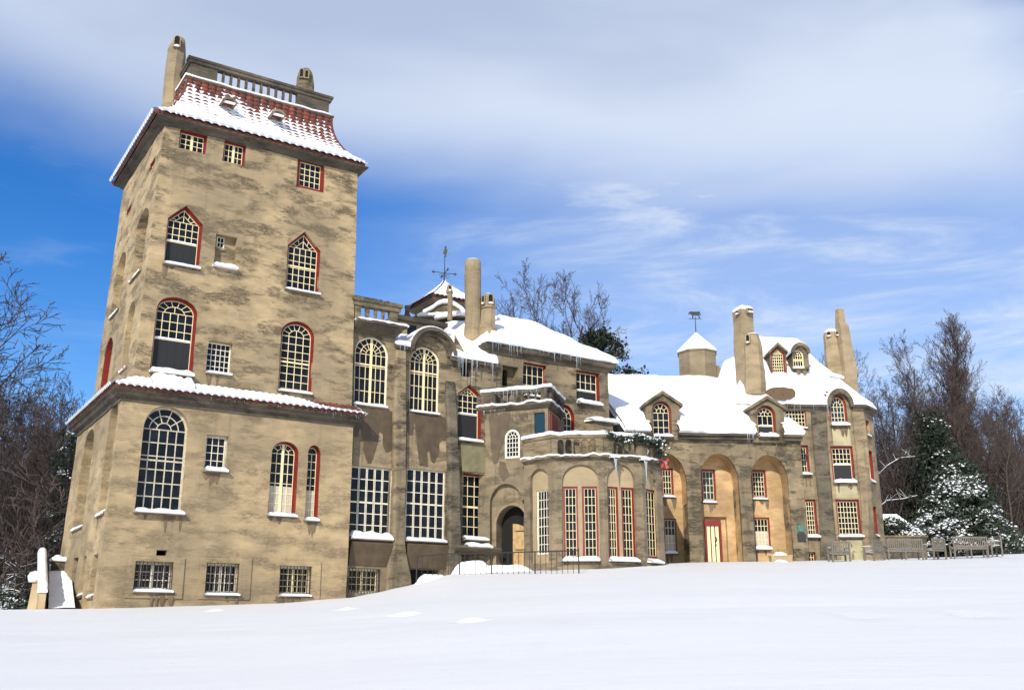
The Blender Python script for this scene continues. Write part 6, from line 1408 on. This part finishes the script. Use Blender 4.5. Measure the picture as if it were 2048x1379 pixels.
plant('A', 1835, 68, Htop(1835, 685, 68), 'open-crowned bare tree left of the tall columnar tree', 2.6, .8)
plant('D', 1915, 70, Htop(1915, 630, 70, 0, .87), 'tallest tree at right, narrow and columnar with upright twigs', 1.2, 1.0)
plant('D', 1968, 76, Htop(1968, 715, 76, 0, .9), 'shorter columnar tree right of the tall one', 3.2, .8)
plant('C', 2030, 64, Htop(2030, 820, 64), 'reddish bare tree at the right edge', 3.9, 1.0)
k_ = 0
for (x0, x1, Y0, Y1, ya, yb, nn_, zo) in ((-160, 215, 58, 84, 760, 920, 30, -5), (1735, 2110, 66, 84, 760, 900, 34, -1)):
    for i in range(nn_):
        px = x0 + (x1 - x0) * (i + .5) / nn_ + rt.uniform(-8, 8); Y = rt.uniform(Y0, Y1); py = rt.uniform(ya, yb)
        plant(rt.choice('ABC'), px, Y, Htop(px, py, Y, zo), 'bare tree in the dense %s woodland edge' % ('left' if zo < -2 else 'right'), None, rt.uniform(.7, 1.0), zo)
# thicket of brush under the trees
def thicket(x0, x1, Y0, Y1, ytop, cnt, zo, seed, label_, snow=.03):
    rnd = random.Random(seed); mb = MB(); sn = MB()
    for i in range(cnt):
        px = rnd.uniform(x0, x1); Y = rnd.uniform(Y0, Y1); p = on(px, Y); p.z += zo; h = max(1.0, (at(px, ytop, Y).z - p.z) * rnd.random() ** .7); a = rnd.uniform(0, 6.28); l = rnd.uniform(.05, .4)
        b = p + V((cos(a) * l * h * .5, sin(a) * l * h * .5, h * .6)); c_ = b + V((cos(a + .5) * l * h * .6, sin(a + .5) * l * h * .6, h * .4)); q = p.lerp(b, .55)
        mb.tube([p, q, b, c_], [.035, .028, .02, .008], 3)
        for j in range(4): s_ = p.lerp(b, rnd.random()) ; e = s_ + V((rnd.gauss(0, .7), rnd.gauss(0, .7), rnd.uniform(.1, 1.1))); mb.tube([s_, e], [.014, .006], 3)
    o = mb.build('undergrowth', 'twig'); o['kind'] = 'stuff'; o['label'] = label_
thicket(-200, 190, 52, 80, 850, 2600, -5, 1, 'dense brown brush under the trees at left')
thicket(1740, 2150, 66, 80, 880, 2400, -1, 2, 'dense brown brush behind the benches at right')
# arching snow-laden boughs
def snowy_bough(pts, name, label, cat='branch'):
    t = empty(name, pts[0], label, cat, None); p0 = V(pts[0]); mb = MB(); sn = MB(); P_ = [V(p) - p0 for p in pts]; k_ = len(P_)
    mb.tube(P_, [.035 - .02 * i / k_ for i in range(k_)], 5); rnd = random.Random(int(p0.x * 10))
    sn.tube([p + V((0, 0, .03)) for p in P_], [.022 - .008 * i / k_ for i in range(k_)], 5)
    for i in range(26):
        x = rnd.uniform(0, k_ - 1.01); j = int(x); c_ = P_[j].lerp(P_[j + 1], x - j); e = c_ + V((rnd.gauss(0, .5), rnd.gauss(0, .5), rnd.uniform(-.1, .6))); mb.tube([c_, e], [.018, .008], 3)
        if rnd.random() < .5: sn.tube([c_ + V((0, 0, .03)), e + V((0, 0, .03))], [.010, .006], 3)
    mb.build('bough', 'bark', t); sn.build('snow', 'snow', t, smooth=True)
for P_, lb in (([(0, 1180), (25, 1178), (50, 1186)], 'snow-laden bough arching low behind the stair parapet'), ([(-20, 1108), (10, 1118), (35, 1134), (45, 1150)], 'snow-covered leaning limb at the left edge'), ([(10, 1160), (30, 1150), (60, 1152)], 'thin arching twig with snow left of the parapet')):
    snowy_bough([at(x, y, 46) for x, y in P_], 'snowy_bough', lb)
for P_, lb in (([(1755, 950), (1775, 930), (1800, 915), (1830, 912)], 'snowy bough right of the end tower, upper one'), ([(1755, 1015), (1775, 1000), (1805, 997), (1835, 990)], 'snowy bough right of the end tower, lower one')):
    snowy_bough([at(x, y, 62) for x, y in P_], 'snowy_bough', lb)

def leafy(name, label, cat, base, H, R, shapef, nclump, leaf, mat, snowf, seed, group=None, trunk=.12, nper=34, cs=.4, droop=0, snl=None):
    """evergreen: trunk, limbs and many small leaf faces in clumps; snow lies on clump tops"""
    rnd = random.Random(seed); t = empty(name, base, label, cat, group); lf = MB(); sn = MB(); tr = MB()
    tr.tube([V((0, 0, -.4)), V((.1, 0, H * .5)), V((0, 0, H * .96))], [trunk, trunk * .6, trunk * .12], 7)
    for i in range(nclump):
        f = rnd.random() ** .85; a = rnd.uniform(0, 6.28); rr = R * shapef(f) * (1 - .75 * rnd.random() ** 2.4) * (1 + .5 * noise.noise(V((cos(a) * 1.6, sin(a) * 1.6, f * 3.5 + seed))))
        c_ = V((cos(a) * rr, sin(a) * rr, H * f)); tr.tube([V((0, 0, max(.1, H * f - rr * .25))), c_], [.03, .012], 3)
        s_ = cs * rnd.uniform(.7, 1.3)
        for j in range(nper):
            d = V((rnd.gauss(0, .5), rnd.gauss(0, .5), rnd.gauss(0, .32))) * s_; p = c_ + d; p.z -= droop * V((d.x, d.y)).length; leafquad(lf, p, leaf * rnd.uniform(.7, 1.3), rnd)
        if rnd.random() < snowf(f) * (1.5 if noise.noise(c_ * .55 + V((seed, 3, 1))) > -.02 else .25):
            for j in range(int(nper * .55)):
                d = V((rnd.gauss(0, .42), rnd.gauss(0, .42), 0)) * s_; p = c_ + d; p.z += s_ * rnd.uniform(-.15, .42) - droop * V((d.x, d.y)).length - d.length * .35
                q = (snl or leaf) * rnd.uniform(.6, 1.1); a1 = rnd.uniform(0, 6.28); e1 = V((cos(a1), sin(a1), rnd.uniform(-.4, .3))) * q; e2 = V((-sin(a1), cos(a1), rnd.uniform(-.4, .3))) * q * .8
                sn.loft([[p + e1 * .9, p + e2 * .9, p - e1 * .9, p - e2 * .9], [p + e1 * .5 + V((0, 0, q * .5)), p + e2 * .5 + V((0, 0, q * .5)), p - e1 * .5 + V((0, 0, q * .45)), p - e2 * .5 + V((0, 0, q * .5))]])
    tr.build('trunk', 'bark', t); lf.build('foliage', mat, t); sn.build('snow', 'snow', t, smooth=True); return t
b = on(1935, 62); leafy('evergreen_tree', 'broad dark evergreen loaded with snow behind the long benches', 'tree', b, Hraw(1935, 925, 62), Hraw(1935, 905, 62) * .55, lambda f: (1 - f) ** .78 * (.85 + .15 * min(1, f * 6)), 560, .12, 'leaf_dark', lambda f: .48 if f < .8 else .25, 4, cs=.62, snl=.15, nper=44)
b = on(1890, 66); leafy('conifer', 'tall dark green conifer standing behind the snowy evergreen', 'tree', b, Hraw(1890, 825, 66), 3.2, lambda f: (1 - f) ** .75, 620, .13, 'needles', lambda f: .10, 5, cs=.5, droop=.3)
b = on(1205, 66); leafy('pine_tree', 'dark pine with dustings of snow behind the middle roof', 'tree', b, Hraw(1195, 660, 66), 2.6, lambda f: .25 + .9 * max(0, sin(pi * min(1, (f - .35) / .65))) if f > .35 else .1, 300, .15, 'needles', lambda f: .3, 6, cs=.5, snl=.06)
b = on(1275, 70); leafy('pine_tree', 'tip of a small pine poking over the arcade roof', 'tree', b, Hraw(1278, 743, 70), 1.6, lambda f: (1 - f) ** .6 * .9, 160, .14, 'needles', lambda f: .2, 8, cs=.4)
b = on(1790, 57); leafy('snowy_shrub', 'snow-smothered shrub beside the end tower', 'shrub', b, Hraw(1790, 1040, 57), 1.5, lambda f: sqrt(max(0, 1 - f * f)), 260, .09, 'leaf_dark', lambda f: .95, 9, cs=.32, snl=.10)
for i, (px, Y, pt_, lb) in enumerate(((22, 47, 1165, 'small snow-dusted evergreen bush at the left edge'), (45, 45, 1195, 'low snowy bush left of the stair parapet'))):
    b = on(px, Y); b.z = at(px, 1225, Y).z - .3; leafy('evergreen_bush', lb, 'shrub', b, at(px, pt_, Y).z - b.z, .9, lambda f: sqrt(max(0, 1 - f * f)), 120, .08, 'leaf_dark', lambda f: .5, 20 + i, cs=.3)
b = on(120, 56); b.z -= 5; leafy('ivy_covered_tree', 'dark ivy-clad trunk left of the tower', 'tree', b, at(120, 860, 56).z - b.z, 1.0, lambda f: .7, 200, .11, 'leaf_dark', lambda f: .12, 31, cs=.4)
# snow-roofed shed and low garden wall
sh = empty('garden_shed', on(1792, 60), 'little shed under a thick sloping blanket of snow', 'shed'); s0 = V(sh.location)
p = [at(1762, 1082, 60), at(1835, 1082, 60)]; zr0, zr1 = at(1790, 1028, 60).z, at(1790, 1062, 60).z
x0, x1 = p[0].x - s0.x - 1.5, p[1].x - s0.x - .1; z_r, z_e = zr0 - s0.z, at(1830, 1066, 60).z - s0.z
mb = MB(); mb.box8([V(q) for q in ((x0, 0, -.3), (x1, 0, -.3), (x1, 3, -.3), (x0, 3, -.3), (x0, 0, z_e), (x1, 0, z_e), (x1, 3, z_e), (x0, 3, z_e))]); mb.build('wall', 'weathered_concrete', sh)
mb = MB(); xm = (at(1790, 1030, 60).x - s0.x); mb.loft([[V((x, y, z)) for x, z in ((x0 - .2, z_e), (x0 - .2, z_r), (xm, z_r), (x1 + .25, z_e + .12), (x1 + .2, z_e))] for y in (-.3, -.2, 3.2)]); mb.build('snow', 'snow', sh)
gw = empty('garden_wall', on(1812, 55), 'low rough stone wall running behind the benches', 'wall'); g1 = V(gw.location); a, b = at(1768, 1073, 55), at(1852, 1073, 55)
mb = MB(); mb.box8([V(q) - g1 for q in (V((a.x, 55, g1.z - .3)), V((b.x, 55, g1.z - .3)), V((b.x, 55.5, g1.z - .3)), V((a.x, 55.5, g1.z - .3)), a, b, b + V((0, .5, 0)), a + V((0, .5, 0)))]); mb.build('wall', 'grey_concrete', gw, wobble=.03)
mb = MB(); mb.box8([V(q) - g1 for q in (a + V((-.1, -.06, 0)), b + V((.1, -.06, 0)), b + V((.1, .56, 0)), a + V((-.1, .56, 0)), a + V((-.1, -.06, .09)), b + V((.1, -.06, .09)), b + V((.1, .56, .09)), a + V((-.1, .56, .09)))]); mb.build('coping', 'weathered_concrete', gw, wobble=.02)
